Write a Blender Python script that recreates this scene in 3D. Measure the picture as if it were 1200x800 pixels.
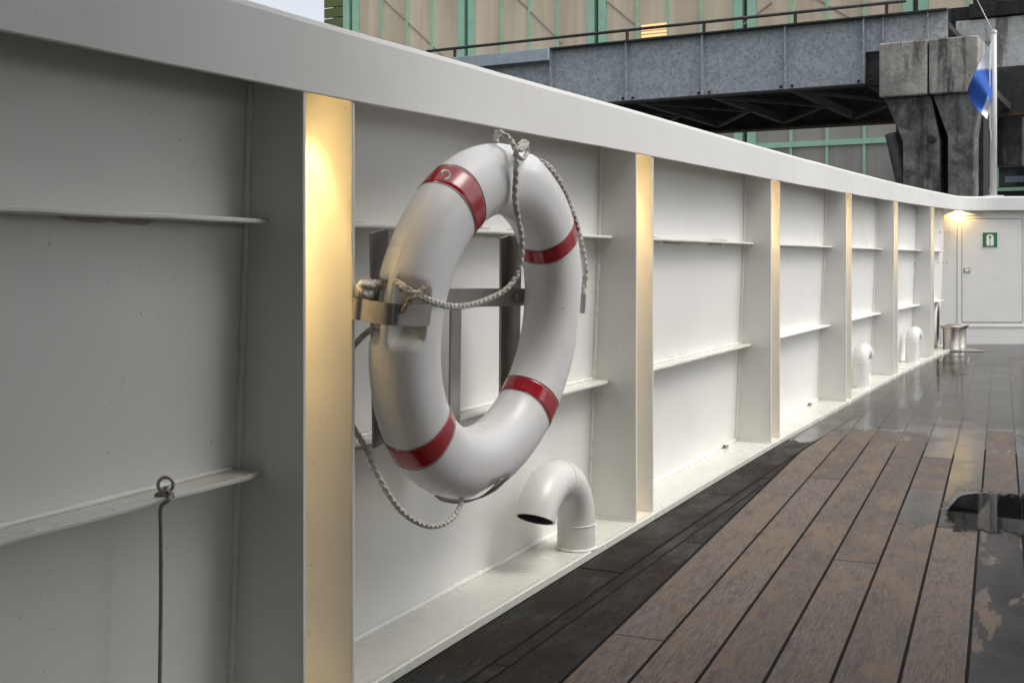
import bpy, bmesh, math, random
from mathutils import Vector, Matrix, noise as mnoise
random.seed(7)
R = math.radians
scn = bpy.context.scene
for o in list(bpy.data.objects): bpy.data.objects.remove(o)

# ------------------------------------------------------------------ camera
F, HX, HY, EYE = 1350.0, 600.0, 303.0, 0.80
cd = bpy.data.cameras.new('camera'); cam = bpy.data.objects.new('camera', cd)
scn.collection.objects.link(cam); scn.camera = cam
cam.location = (0, 0, EYE); cam.rotation_euler = (R(90), 0, 0)
cd.sensor_width = 36; cd.lens = 36*F/1200; cd.shift_y = -(400-HY)/1200
cd.clip_start = 0.05; cd.clip_end = 3000

# ------------------------------------------------------------------ sky, sun, exposure (overcast)
SUN_EL, SUN_ROT = R(58), R(112)
w = bpy.data.worlds.new('World'); scn.world = w; w.use_nodes = True
nt = w.node_tree; bg = nt.nodes['Background']
sky = nt.nodes.new('ShaderNodeTexSky'); sky.sky_type = 'NISHITA'; sky.sun_disc = False
sky.sun_elevation = SUN_EL; sky.sun_rotation = SUN_ROT; sky.dust_density = 4; sky.air_density = 1.0
hs = nt.nodes.new('ShaderNodeHueSaturation'); hs.inputs['Saturation'].default_value = 0.32
nt.links.new(sky.outputs[0], hs.inputs['Color']); nt.links.new(hs.outputs[0], bg.inputs[0])
bg.inputs[1].default_value = 0.15
sd = bpy.data.lights.new('sun', 'SUN'); so = bpy.data.objects.new('sun', sd); scn.collection.objects.link(so)
sd.energy = 0.5; sd.angle = R(30); sd.color = (1, .97, .93)
d = Vector((math.sin(SUN_ROT)*math.cos(SUN_EL), math.cos(SUN_ROT)*math.cos(SUN_EL), math.sin(SUN_EL)))
so.rotation_euler = d.to_track_quat('Z', 'Y').to_euler(); so.location = (5, 0, 20)
scn.view_settings.view_transform = 'Standard'; scn.view_settings.look = 'None'
scn.view_settings.exposure = 0.68; scn.view_settings.gamma = 1
scn.cycles.max_bounces = 10; scn.cycles.diffuse_bounces = 6

# ------------------------------------------------------------------ object helpers
C = scn.collection
def link(name, me, parent=None):
    o = bpy.data.objects.new(name, me); C.objects.link(o)
    if parent is not None: o.parent = parent
    return o
def tag(o, label=None, cat=None, group=None, kind=None):
    if label: o['label'] = label
    if cat: o['category'] = cat
    if group: o['group'] = group
    if kind: o['kind'] = kind
    return o
def thing(name, label, cat, loc=(0, 0, 0), group=None):
    o = link(name, None); o.location = loc
    return tag(o, label, cat, group)

class MB:
    """collects geometry in world coordinates"""
    def __init__(s): s.v = []; s.f = []; s.m = []; s.sm = []
    def add(s, vs, fs, mi=0, smooth=False):
        b = len(s.v); s.v += [Vector(v) for v in vs]
        for f in fs: s.f.append([i+b for i in f]); s.m.append(mi); s.sm.append(smooth)
    def box(s, c, sx, sy, sz, ax=None, mi=0):
        c = Vector(c); ax = ax or (Vector((1, 0, 0)), Vector((0, 1, 0)), Vector((0, 0, 1)))
        vs = []
        for k in (-.5, .5):
            for j in (-.5, .5):
                for i in (-.5, .5): vs.append(c+ax[0]*sx*i+ax[1]*sy*j+ax[2]*sz*k)
        s.add(vs, [(0, 2, 3, 1), (4, 5, 7, 6), (0, 1, 5, 4), (2, 6, 7, 3), (0, 4, 6, 2), (1, 3, 7, 5)], mi)
    def prism(s, poly, dvec, mi=0, smooth=False):
        n = len(poly); dvec = Vector(dvec); vs = [Vector(p) for p in poly]; vs += [p+dvec for p in vs]
        fs = [tuple(range(n))[::-1], tuple(range(n, 2*n))]
        s.add(vs, fs, mi); b = len(s.v)-2*n
        for i in range(n):
            j = (i+1) % n; s.f.append([b+i, b+j, b+n+j, b+n+i]); s.m.append(mi); s.sm.append(smooth)
    def bar(s, a, b, wd, th, up=(0, 0, 1), mi=0):
        a = Vector(a); b = Vector(b); t = (b-a); L = t.length; t.normalize()
        x = t.cross(Vector(up)).normalized(); y = x.cross(t).normalized()
        s.box((a+b)/2, wd, L, th, (x, t, y), mi)
    def tube(s, pts, r, n=12, caps=True, mi=0, radii=None):
        pts = [Vector(p) for p in pts]; rings = []
        t = (pts[1]-pts[0]).normalized()
        nrm = t.orthogonal().normalized()
        for i, p in enumerate(pts):
            if i == 0: t2 = (pts[1]-pts[0])
            elif i == len(pts)-1: t2 = pts[-1]-pts[-2]
            else: t2 = pts[i+1]-pts[i-1]
            t2.normalize(); q = t.rotation_difference(t2); nrm = q @ nrm; t = t2
            bn = t.cross(nrm); rr = radii[i] if radii else r
            rings.append([p+(nrm*math.cos(2*math.pi*k/n)+bn*math.sin(2*math.pi*k/n))*rr for k in range(n)])
        vs = [v for rg in rings for v in rg]; fs = []
        for i in range(len(rings)-1):
            for k in range(n):
                k2 = (k+1) % n; fs.append((i*n+k, i*n+k2, (i+1)*n+k2, (i+1)*n+k))
        s.add(vs, fs, mi, True)
        if caps:
            b = len(s.v)-len(vs)
            s.f.append([b+k for k in range(n)][::-1]); s.m.append(mi); s.sm.append(False)
            s.f.append([b+(len(rings)-1)*n+k for k in range(n)]); s.m.append(mi); s.sm.append(False)
    def lathe(s, c, prof, n=32, mi=0, ax=None):
        c = Vector(c); X, Y, Z = ax or (Vector((1, 0, 0)), Vector((0, 1, 0)), Vector((0, 0, 1)))
        vs = []; fs = []
        for (r, z) in prof:
            for k in range(n):
                a = 2*math.pi*k/n; vs.append(c+X*r*math.cos(a)+Y*r*math.sin(a)+Z*z)
        for i in range(len(prof)-1):
            for k in range(n):
                k2 = (k+1) % n; fs.append((i*n+k, i*n+k2, (i+1)*n+k2, (i+1)*n+k))
        s.add(vs, fs, mi, True)
    def build(s, name, mats, parent=None, bevel=0, seg=2, origin=None, autosmooth=None):
        if not isinstance(mats, (list, tuple)): mats = [mats]
        if origin is None:
            if parent is not None: origin = Vector((0, 0, 0))
            else:
                n = len(s.v); xs = [v.x for v in s.v]; ys = [v.y for v in s.v]; zs = [v.z for v in s.v]
                origin = Vector(((min(xs)+max(xs))/2, (min(ys)+max(ys))/2, min(zs)))
        pl = Vector((0, 0, 0)); p = parent
        while p is not None: pl += p.location; p = p.parent
        me = bpy.data.meshes.new(name)
        me.from_pydata([v-pl-(origin if parent is None else Vector((0, 0, 0))) for v in s.v], [], s.f)
        for m in mats: me.materials.append(m)
        for i, p in enumerate(me.polygons): p.material_index = s.m[i]; p.use_smooth = s.sm[i]
        bm = bmesh.new(); bm.from_mesh(me)
        bmesh.ops.recalc_face_normals(bm, faces=bm.faces)
        if bevel:
            es = [e for e in bm.edges if len(e.link_faces) == 2 and e.calc_face_angle(0) > R(30)]
            bmesh.ops.bevel(bm, geom=es, offset=bevel, segments=seg, affect='EDGES', profile=.5, clamp_overlap=True)
        bm.to_mesh(me); bm.free(); me.update()
        o = link(name, me, parent)
        if parent is None: o.location = origin
        return o

def catmull(pts, per=8):
    pts = [Vector(p) for p in pts]; P = [2*pts[0]-pts[1]]+pts+[2*pts[-1]-pts[-2]]; out = []
    for i in range(1, len(P)-2):
        a, b, c, e = P[i-1:i+3]
        for k in range(per):
            t = k/per
            out.append(.5*((2*b)+(c-a)*t+(2*a-5*b+4*c-e)*t*t+(3*b-a-3*c+e)*t**3))
    out.append(pts[-1]); return out

def rope_mb(mb, pts, r=.0055, pitch=.03, per=10, strands=3, n=6):
    """laid / braided rope: helical strands round a smooth path"""
    P = catmull(pts, per)
    L = [0]
    for i in range(1, len(P)): L.append(L[-1]+(P[i]-P[i-1]).length)
    tot = L[-1]; N = max(6, int(tot/.0035)); Q = []; j = 0
    for k in range(N+1):
        s = tot*k/N
        while j < len(L)-2 and L[j+1] < s: j += 1
        t = (s-L[j])/max(1e-9, L[j+1]-L[j]); Q.append(P[j].lerp(P[j+1], min(1, t)))
    t = (Q[1]-Q[0]).normalized(); nr = t.orthogonal().normalized(); fr = []
    for i in range(len(Q)):
        t2 = (Q[min(i+1, N)]-Q[max(i-1, 0)]).normalized(); nr = t.rotation_difference(t2) @ nr; t = t2
        fr.append((nr.copy(), t.cross(nr)))
    if strands > 3: mb.tube(Q[::2]+[Q[-1]], r*.62, 8)
    for dirn in ((1, -1) if strands > 3 else (1,)):
        ns = 2 if strands > 3 else strands
        for sidx in range(ns):
            pp = []
            for i, q in enumerate(Q):
                a = dirn*2*math.pi*(tot*i/N)/pitch+2*math.pi*sidx/ns
                wob = .5 if strands <= 3 else .60+.10*math.sin(a*ns+dirn)
                pp.append(q+(fr[i][0]*math.cos(a)+fr[i][1]*math.sin(a))*r*wob)
            mb.tube(pp, r*(.56 if strands <= 3 else .44), n)

# ------------------------------------------------------------------ material helpers
def mat(name, base=(.8, .8, .8), rough=.5, metal=0.0, build=None):
    m = bpy.data.materials.new(name); m.use_nodes = True
    b = m.node_tree.nodes['Principled BSDF']
    b.inputs['Base Color'].default_value = (*base, 1); b.inputs['Roughness'].default_value = rough
    b.inputs['Metallic'].default_value = metal
    if build: build(G(m.node_tree, b))
    return m
class G:
    def __init__(s, t, b): s.t = t; s.b = b; s.geo = None
    def n(s, ty, **kw):
        x = s.t.nodes.new(ty)
        for k, v in kw.items(): setattr(x, k, v)
        return x
    def l(s, a, b): s.t.links.new(a, b)
    def setin(s, node, i, v):
        if hasattr(v, 'is_linked') or isinstance(v, bpy.types.NodeSocket): s.l(v, node.inputs[i])
        else: node.inputs[i].default_value = v
    def pos(s):
        if s.geo is None: s.geo = s.n('ShaderNodeNewGeometry')
        return s.geo.outputs['Position']
    def math(s, op, a, b=0.0, c=0.0, clamp=False):
        x = s.n('ShaderNodeMath', operation=op); x.use_clamp = clamp
        s.setin(x, 0, a); s.setin(x, 1, b); s.setin(x, 2, c); return x.outputs[0]
    def mapv(s, vec, scale=(1, 1, 1), rot=(0, 0, 0), loc=(0, 0, 0)):
        x = s.n('ShaderNodeMapping'); s.l(vec, x.inputs[0])
        x.inputs['Scale'].default_value = scale; x.inputs['Rotation'].default_value = rot; x.inputs['Location'].default_value = loc
        return x.outputs[0]
    def noise(s, vec, scale=5, detail=4, rough=.55, dist=0.0):
        x = s.n('ShaderNodeTexNoise'); s.l(vec, x.inputs['Vector'])
        x.inputs['Scale'].default_value = scale; x.inputs['Detail'].default_value = detail
        x.inputs['Roughness'].default_value = rough; x.inputs['Distortion'].default_value = dist
        return x.outputs['Fac']
    def ramp(s, f, a, b, ca=0.0, cb=1.0):
        x = s.n('ShaderNodeMapRange'); x.interpolation_type = 'SMOOTHSTEP'
        s.setin(x, 'Value', f); s.setin(x, 'From Min', a); s.setin(x, 'From Max', b); s.setin(x, 'To Min', ca); s.setin(x, 'To Max', cb)
        return x.outputs['Result']
    def mix(s, f, a, b, mode='MIX'):
        x = s.n('ShaderNodeMix', data_type='RGBA', blend_type=mode)
        s.setin(x, 0, f)
        for i, v in ((6, a), (7, b)):
            if isinstance(v, tuple): x.inputs[i].default_value = (*v, 1)
            else: s.l(v, x.inputs[i])
        return x.outputs[2]
    def bump(s, h, strength=.2, dist=.01, normal=None):
        x = s.n('ShaderNodeBump'); x.inputs['Strength'].default_value = strength; x.inputs['Distance'].default_value = dist
        s.l(h, x.inputs['Height'])
        if normal is not None: s.l(normal, x.inputs['Normal'])
        return x.outputs[0]
    def out(s, **kw):
        for k, v in kw.items():
            k = k.replace('_', ' ')
            if isinstance(v, tuple): s.b.inputs[k].default_value = (*v, 1)
            elif isinstance(v, (int, float)): s.b.inputs[k].default_value = v
            else: s.l(v, s.b.inputs[k])

def paint(base, dirt=(.55, .52, .45), rough=.38, wave=.25, stain=.5):
    def f(g):
        p = g.pos()
        big = g.noise(p, 1.3, 4); mid = g.noise(g.mapv(p, (2.2, 2.2, 1.2)), 2.2, 5, .6)
        fine = g.noise(p, 260, 2); specks = g.noise(p, 95, 2, .5)
        c = g.mix(g.ramp(big, .35, .7, 0, .28), base, tuple(x*.86 for x in base))
        c = g.mix(g.ramp(mid, .52, .78, 0, .2*stain), c, dirt)
        c = g.mix(g.ramp(g.noise(p, 7, 8, .7), .6, .8, 0, .35*stain), c, dirt)
        c = g.mix(g.ramp(specks, .73, .77, 0, .55), c, (.30, .27, .22))
        c = g.mix(g.ramp(g.noise(g.mapv(p, (1, 1, .45)), 17, 3, .5), .735, .80, 0, .35), c, (.42, .30, .17))
        h = g.math('ADD', g.math('MULTIPLY', g.noise(p, 3.2, 2), wave), g.math('MULTIPLY', fine, .012))
        h = g.math('ADD', h, g.math('MULTIPLY', g.noise(p, 45, 3), .018))
        g.out(Base_Color=c, Roughness=g.ramp(mid, .3, .8, rough-.06, rough+.14), Normal=g.bump(h, .35, .03))
    return f
M = {}
M['paint'] = mat('bulwark_paint', build=paint((.77, .763, .728), wave=.8))
M['paint_rail'] = mat('rail_paint', build=paint((.73, .725, .695), stain=1.2, wave=.25, rough=.45))
M['paint_shelf'] = mat('waterway_paint', build=paint((.66, .655, .59), dirt=(.50, .49, .40), stain=.8, rough=.24))
M['paint_pipe'] = mat('pipe_paint', build=paint((.72, .715, .68), stain=.8, rough=.24, wave=.02))
M['weld'] = mat('weld_paint', build=lambda g: g.out(Base_Color=(.84, .83, .78), Roughness=.35, Normal=g.bump(g.noise(g.mapv(g.pos(), (1, 1, 1)), 120, 3), .8, .004)))
def sealant(g):
    p = g.pos(); g.out(Base_Color=g.mix(g.noise(p, 30, 4), (.45, .42, .37), (.58, .55, .48)), Roughness=.45, Normal=g.bump(g.noise(p, 90, 3), .6, .004))
M['sealant'] = mat('sealant', build=sealant)
def steel(base, rough, streak=(1, 1, 40)):
    def f(g):
        p = g.pos(); n1 = g.noise(g.mapv(p, streak), 30, 4); n2 = g.noise(p, 9, 5, .65)
        g.out(Base_Color=g.mix(g.ramp(n2, .45, .75, 0, .5), base, tuple(x*.55 for x in base)), Metallic=.92,
              Roughness=g.ramp(g.math('ADD', g.math('MULTIPLY', n1, .5), g.math('MULTIPLY', n2, .5)), .3, .7, rough-.08, rough+.12),
              Normal=g.bump(n1, .08, .002))
    return f
M['steel'] = mat('brushed_steel', build=steel((.42, .39, .35), .34))
M['steel_dull'] = mat('dull_steel', build=steel((.40, .38, .36), .42))
def ringmat(g):
    p = g.pos(); n2 = g.noise(p, 14, 6, .65)
    c = g.mix(g.ramp(n2, .52, .8, 0, .35), (.84, .835, .825), (.74, .725, .69))
    c = g.mix(g.ramp(g.noise(p, 150, 2), .72, .76, 0, .6), c, (.25, .22, .2))
    c = g.mix(g.ramp(g.noise(g.mapv(p, (9, 9, 90), (0, .5, .3)), 3, 3), .74, .76, 0, .35), c, (.35, .33, .3))
    g.out(Base_Color=c, Roughness=g.ramp(g.noise(p, 6, 4), .3, .7, .24, .36), Specular_IOR_Level=.5,
          Normal=g.bump(g.noise(p, 70, 3), .06, .004))
M['ring'] = mat('buoy_plastic', build=ringmat)
def redmat(g):
    p = g.pos(); v = g.n('ShaderNodeTexVoronoi'); g.l(p, v.inputs['Vector']); v.inputs['Scale'].default_value = 420
    c = g.mix(g.ramp(g.noise(p, 40, 4), .35, .7, 0, .5), (.42, .008, .016), (.30, .006, .014))
    g.out(Base_Color=c, Roughness=.2, Coat_Weight=.6, Coat_Roughness=.08, Normal=g.bump(v.outputs['Distance'], .08, .001))
M['red'] = mat('reflective_red', build=redmat)
def ropemat(c1, c2):
    def f(g):
        p = g.pos(); n = g.noise(p, 55, 4, .7); fb = g.noise(g.mapv(p, (1, 1, 1)), 700, 2)
        g.out(Base_Color=g.mix(g.ramp(n, .35, .7), c1, c2), Roughness=.85, Normal=g.bump(fb, .5, .002))
    return f
M['rope'] = mat('grey_white_rope', build=ropemat((.74, .72, .66), (.50, .475, .43)))
M['rope_tan'] = mat('tan_rope', build=ropemat((.55, .47, .35), (.36, .30, .22)))
M['cord'] = mat('dark_cord', build=ropemat((.30, .285, .25), (.20, .19, .17)))
M['black'] = mat('hole_shade_black', (.012, .012, .013), .7)
M['pipe_in'] = mat('pipe_inside', build=lambda g: g.out(Base_Color=g.mix(g.noise(g.pos(), 30, 4), (.07, .065, .06), (.03, .03, .03)), Roughness=.7))
M['rubber'] = mat('gap_line', (.16, .155, .15), .8)

# ---- teak and the water on it
UX, UY, VX, VY = .9205, -.3907, .3907, .9205      # plank frame: u across, v along
def wetness(g, piece=True):
    """world-space wetness of the deck: 0 dry .. 1 wet, and where water stands"""
    p = g.pos(); sx = g.n('ShaderNodeSeparateXYZ'); g.l(p, sx.inputs[0])
    u = g.math('ADD', g.math('MULTIPLY', sx.outputs[0], UX), g.math('MULTIPLY', sx.outputs[1], UY))
    v = g.math('ADD', g.math('MULTIPLY', sx.outputs[0], VX), g.math('MULTIPLY', sx.outputs[1], VY))
    cv = g.n('ShaderNodeCombineXYZ'); g.l(u, cv.inputs[0]); g.l(v, cv.inputs[1])
    uv = cv.outputs[0]
    n1 = g.noise(g.mapv(uv, (3.6, 1.0, 1)), 3.0, 6, .62, .4)
    if piece:
        a = g.n('ShaderNodeAttribute', attribute_type='OBJECT', attribute_name='wet_from').outputs['Fac']
        b = g.n('ShaderNodeAttribute', attribute_type='OBJECT', attribute_name='wet_bias').outputs['Fac']
        m = g.math('ADD', g.math('MAXIMUM', g.math('MINIMUM', g.math('MULTIPLY', g.math('SUBTRACT', v, a), 1.6), 1), -1), b)
    else:
        m = g.math('MAXIMUM', g.math('MINIMUM', g.math('MULTIPLY', g.math('SUBTRACT', v, 5.2), 2.2), 1), -1)
    m = g.math('ADD', m, g.math('MULTIPLY', g.math('SUBTRACT', n1, .5), 2.6))
    wet = g.ramp(m, -.03, .05)
    # standing water: one pool round u .05, v 4.1 and a broad film from v 5.4 on
    du = g.math('MAXIMUM', g.math('DIVIDE', g.math('SUBTRACT', PU0, u), .07), 0)
    dv = g.math('DIVIDE', g.math('SUBTRACT', v, PV0), PVR)
    dd = g.math('SQRT', g.math('ADD', g.math('MULTIPLY', du, du), g.math('MULTIPLY', dv, dv)))
    dd = g.math('ADD', dd, g.math('MULTIPLY', g.math('SUBTRACT', g.noise(g.mapv(uv, (3, 1.6, 1)), 9, 8, .72, .3), .5), 1.5))
    pool = g.ramp(dd, 1.05, .9)
    film = g.ramp(g.math('ADD', v, g.math('MULTIPLY', g.math('SUBTRACT', g.noise(uv, 2.5, 5), .5), 2.2)), 5.3, 6.3)
    return uv, u, v, wet, pool, film
PU0, PV0, PVR = -.10, 3.97, .33
def teak(dark=False, caulk=False):
    def f(g):
        uv, u, v, wet, pool, film = wetness(g, not caulk and not dark)
        oi = g.n('ShaderNodeObjectInfo')
        rnd = oi.outputs['Random']
        off = g.n('ShaderNodeVectorMath', operation='ADD'); g.l(uv, off.inputs[0])
        cr = g.n('ShaderNodeCombineXYZ'); g.l(g.math('MULTIPLY', rnd, 37.0), cr.inputs[0]); g.l(g.math('MULTIPLY', rnd, 11.0), cr.inputs[2]); g.l(cr.outputs[0], off.inputs[1])
        q = off.outputs[0]
        grain = g.noise(g.mapv(q, (95, 7, 1)), 3.0, 7, .75, .3)
        fib = g.noise(g.mapv(q, (230, 40, 1)), 3.0, 3, .6)
        mott = g.noise(g.mapv(q, (3, 1.2, 1)), 3, 6, .65)
        mot2 = g.noise(g.mapv(q, (14, 3, 1)), 3, 5, .7)
        if caulk:
            col = (.013, .0125, .012); dry_r = .6
            h = g.noise(uv, 60, 3)
        elif dark:
            c1 = g.mix(g.ramp(mott, .4, .68), (.009, .008, .0075), (.026, .015, .011))
            c1 = g.mix(g.ramp(g.math('MULTIPLY', mot2, g.ramp(grain, .3, .7)), .36, .5, 0, .75), c1, (.10, .085, .075))
            col = g.mix(g.ramp(fib, .4, .7, 0, .5), c1, (.018, .016, .015)); dry_r = g.ramp(mott, .3, .7, .30, .6)
            h = g.math('ADD', grain, g.math('MULTIPLY', fib, .6))
        else:
            a = g.mix(rnd, (.14, .113, .094), (.245, .205, .173))
            c1 = g.mix(g.ramp(grain, .36, .66), (.085, .067, .057), a)
            c1 = g.mix(g.ramp(mott, .46, .62, 0, .75), c1, (.185, .132, .088))
            c1 = g.mix(g.ramp(mot2, .56, .80, 0, .6), c1, (.25, .225, .205))
            c1 = g.mix(g.ramp(mot2, .48, .34, 0, .65), c1, (.07, .055, .048))
            c1 = g.mix(g.ramp(g.noise(g.mapv(uv, (9, 5, 1)), 6, 5, .7), .69, .74, 0, .7), c1, (.04, .033, .03))
            c1 = g.mix(g.ramp(g.noise(g.mapv(uv, (4.5, 2.2, 1)), 4, 7, .72), .60, .72, 0, .55), c1, (.075, .06, .052))
            c1 = g.mix(g.ramp(g.noise(g.mapv(q, (26, .8, 1)), 4, 3, .5, .2), .70, .73, 0, .5), c1, (.05, .04, .035))
            col = g.mix(g.ramp(fib, .42, .62, 0, .55), c1, (.085, .068, .058)); dry_r = .78
            h = g.math('ADD', grain, g.math('MULTIPLY', fib, .8))
        wetc = g.mix(g.ramp(mott, .35, .7), (.016, .0125, .0105), (.045, .034, .027))
        if caulk: wetc = (.006, .006, .006)
        if not isinstance(col, tuple): cc = g.mix(wet, col, wetc)
        else: cc = g.mix(wet, col, wetc)
        cc = g.mix(pool, cc, (.002, .002, .002))
        rough = g.mix(wet, (0, 0, 0), (1, 1, 1))
        dr = dry_r if not isinstance(dry_r, float) else None
        r1 = g.n('ShaderNodeMix', data_type='FLOAT'); g.l(wet, r1.inputs[0])
        g.setin(r1, 2, dry_r); g.setin(r1, 3, .42)
        r2 = g.n('ShaderNodeMix', data_type='FLOAT'); g.l(pool, r2.inputs[0]); g.l(r1.outputs[0], r2.inputs[2]); r2.inputs[3].default_value = .3
        # water coat
        coat = g.math('MAXIMUM', wet, pool)
        ripple = g.noise(g.mapv(uv, (7, 4, 1)), 2.5, 3, .5)
        sheen = g.noise(g.mapv(uv, (2.2, 1.4, 1)), 2.0, 5, .6)
        wr = g.ramp(sheen, .35, .65, .05, .17)
        wr = g.math('MULTIPLY', wr, g.math('SUBTRACT', 1, g.math('MULTIPLY', pool, .97)))
        hb = g.math('MULTIPLY', g.math('SUBTRACT', 1, pool), g.math('ADD', g.math('MULTIPLY', grain, .35), g.math('MULTIPLY', ripple, 1.2)))
        cn = g.bump(hb, .16, .004)
        hs_ = g.math('MULTIPLY', h, g.math('SUBTRACT', 1, g.math('MULTIPLY', coat, .6)))
        g.out(Base_Color=cc, Roughness=r2.outputs[0], Specular_IOR_Level=(.03 if caulk else g.ramp(wet, 0, 1, (.08 if dark else .35), .06)), Coat_Weight=(g.math('MULTIPLY', coat, .6) if caulk else coat), Coat_Roughness=wr, Coat_IOR=1.33, Coat_Normal=cn,
              Normal=g.bump(hs_, .45, .003))
    return f
def filmmat(g):
    uv, u, v, wet, pool, film = wetness(g, False)
    t = g.t; outn = [n for n in t.nodes if n.type == 'OUTPUT_MATERIAL'][0]
    tr = g.n('ShaderNodeBsdfTransparent'); tr2 = g.n('ShaderNodeBsdfTransparent'); tr2.inputs[0].default_value = (.62, .61, .60, 1)
    gl = g.n('ShaderNodeBsdfGlossy'); fr = g.n('ShaderNodeFresnel'); fr.inputs[0].default_value = 1.33
    sh = g.noise(g.mapv(uv, (2.4, 1.3, 1)), 1.6, 6, .65, .6)
    g.l(g.math('MULTIPLY', g.ramp(sh, .38, .62, .03, .17), g.math('SUBTRACT', 1, pool)), gl.inputs['Roughness'])
    hb = g.math('MULTIPLY', g.math('SUBTRACT', 1, pool), g.noise(g.mapv(uv, (6, 3, 1)), 2.5, 4, .55))
    g.l(g.bump(hb, .10, .004), gl.inputs['Normal'])
    m1 = g.n('ShaderNodeMixShader'); g.l(fr.outputs[0], m1.inputs[0]); g.l(tr2.outputs[0], m1.inputs[1]); g.l(gl.outputs[0], m1.inputs[2])
    m2 = g.n('ShaderNodeMixShader'); g.l(g.math('MAXIMUM', pool, g.math('MULTIPLY', film, g.ramp(sh, .3, .6, .45, .75))), m2.inputs[0]); g.l(tr.outputs[0], m2.inputs[1]); g.l(m1.outputs[0], m2.inputs[2])
    g.l(m2.outputs[0], outn.inputs['Surface'])
M['film'] = mat('rain_water', build=filmmat)
M['teak'] = mat('weathered_teak', build=teak())
M['teak_dark'] = mat('wet_margin_teak', build=teak(dark=True))
M['caulk'] = mat('seam_caulk', build=teak(caulk=True))

def concrete(base, dark, amt=.6, sc=1.0):
    def f(g):
        p = g.pos(); n = g.noise(p, 1.1*sc, 8, .68, .6); n2 = g.noise(p, 6*sc, 6, .7); st = g.noise(g.mapv(p, (1.6, 1.6, .22)), 1.3*sc, 6, .65)
        c = g.mix(g.ramp(n, .38, .62, 0, amt), base, dark)
        c = g.mix(g.ramp(st, .50, .64, 0, .9), c, tuple(x*.35 for x in dark))
        c = g.mix(g.ramp(n2, .5, .8, 0, .5), c, tuple(min(1, x*1.7) for x in base))
        c = g.mix(g.ramp(g.noise(p, 14*sc, 4), .66, .7, 0, .8), c, tuple(x*.3 for x in dark))
        g.out(Base_Color=c, Roughness=.85, Normal=g.bump(g.math('ADD', n, n2), .6, .06))
    return f
M['concrete_cap'] = mat('stained_concrete', build=concrete((.46, .43, .385), (.17, .15, .13), .7))
M['concrete_col'] = mat('dark_concrete', build=concrete((.25, .24, .225), (.06, .056, .05), .9))
M['concrete_beam'] = mat('pale_concrete', build=concrete((.62, .62, .59), (.42, .41, .38), .5))
M['concrete_black'] = mat('near_black_concrete', build=concrete((.035, .033, .032), (.015, .014, .014), .7))  # plain near-black concrete tone for slab, soffit band and column gap
def galv(g):
    p = g.pos(); v = g.n('ShaderNodeTexVoronoi', feature='F1'); g.l(g.mapv(p, (1, 1, 1)), v.inputs['Vector']); v.inputs['Scale'].default_value = 13
    n = g.noise(p, 6, 6, .7, 1.0); n3 = g.noise(p, 20, 5, .7, 1.5); sx = g.n('ShaderNodeSeparateXYZ'); g.l(p, sx.inputs[0])
    c = g.mix(g.ramp(v.outputs['Color'], .2, .8), (.28, .31, .325), (.40, .43, .445))
    c = g.mix(g.ramp(n3, .50, .60, 0, .85), c, (.54, .57, .58))
    c = g.mix(g.ramp(n, .5, .7, 0, .4), c, (.20, .22, .235))
    g.out(Base_Color=c, Roughness=.6, Metallic=.0, Normal=g.bump(n3, .15, .01))
M['galv'] = mat('galvanised_steel', build=galv)
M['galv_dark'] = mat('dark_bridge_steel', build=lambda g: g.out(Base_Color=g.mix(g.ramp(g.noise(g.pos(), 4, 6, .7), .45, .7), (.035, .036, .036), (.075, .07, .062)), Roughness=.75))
M['rust'] = mat('rusty_steel', build=lambda g: g.out(Base_Color=g.mix(g.ramp(g.noise(g.pos(), 5, 6, .7), .4, .65), (.055, .045, .038), (.13, .065, .03)), Roughness=.8))
M['blue_grey'] = mat('pale_blue_plate', build=lambda g: g.out(Base_Color=g.mix(g.ramp(g.noise(g.pos(), 3, 6, .7), .4, .7), (.42, .48, .52), (.33, .38, .41)), Roughness=.55))
M['mint'] = mat('mint_frame', build=lambda g: g.out(Base_Color=g.mix(g.ramp(g.noise(g.pos(), 2, 6, .7), .4, .75), (.38, .64, .46), (.30, .53, .38)), Roughness=.5))
M['olive'] = mat('olive_panel', build=lambda g: g.out(Base_Color=g.mix(g.ramp(g.noise(g.pos(), 2, 6, .7), .4, .75), (.135, .17, .05), (.10, .13, .04)), Roughness=.6))
def curtain(c1, c2, lamp=False):
    def f(g):
        p = g.pos(); sx = g.n('ShaderNodeSeparateXYZ'); g.l(p, sx.inputs[0])
        along = g.math('SUBTRACT', g.math('MULTIPLY', sx.outputs[0], .8716), g.math('MULTIPLY', sx.outputs[1], .4902))
        cv = g.n('ShaderNodeCombineXYZ'); g.l(along, cv.inputs[0]); g.l(g.math('MULTIPLY', sx.outputs[2], .06), cv.inputs[1])
        fold = g.noise(cv.outputs[0], 1.1, 3, .5, .3); f2 = g.noise(cv.outputs[0], 4, 2, .5); big = g.noise(p, .35, 4)
        c = g.mix(g.ramp(fold, .35, .65), c1, c2)
        c = g.mix(g.ramp(f2, .4, .7, 0, .2), c, tuple(x*.75 for x in c2))
        c = g.mix(g.ramp(big, .4, .7, 0, .35), c, tuple(x*1.15 for x in c1))
        g.out(Base_Color=c, Roughness=.22, Specular_IOR_Level=.35, Normal=g.bump(fold, .1, .02))
    return f
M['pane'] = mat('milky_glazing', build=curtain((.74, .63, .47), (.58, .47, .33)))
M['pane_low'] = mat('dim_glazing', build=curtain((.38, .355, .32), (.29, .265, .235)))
M['dark_glass'] = mat('dark_glass', (.02, .025, .028), .08)
M['blue_glass'] = mat('blue_glass', (.16, .21, .26), .12)
M['warm_lamp'] = mat('warm_lamp', (.9, .7, .4), .5, build=lambda g: g.out(Emission_Color=(1, .50, .14), Emission_Strength=.7))
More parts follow.
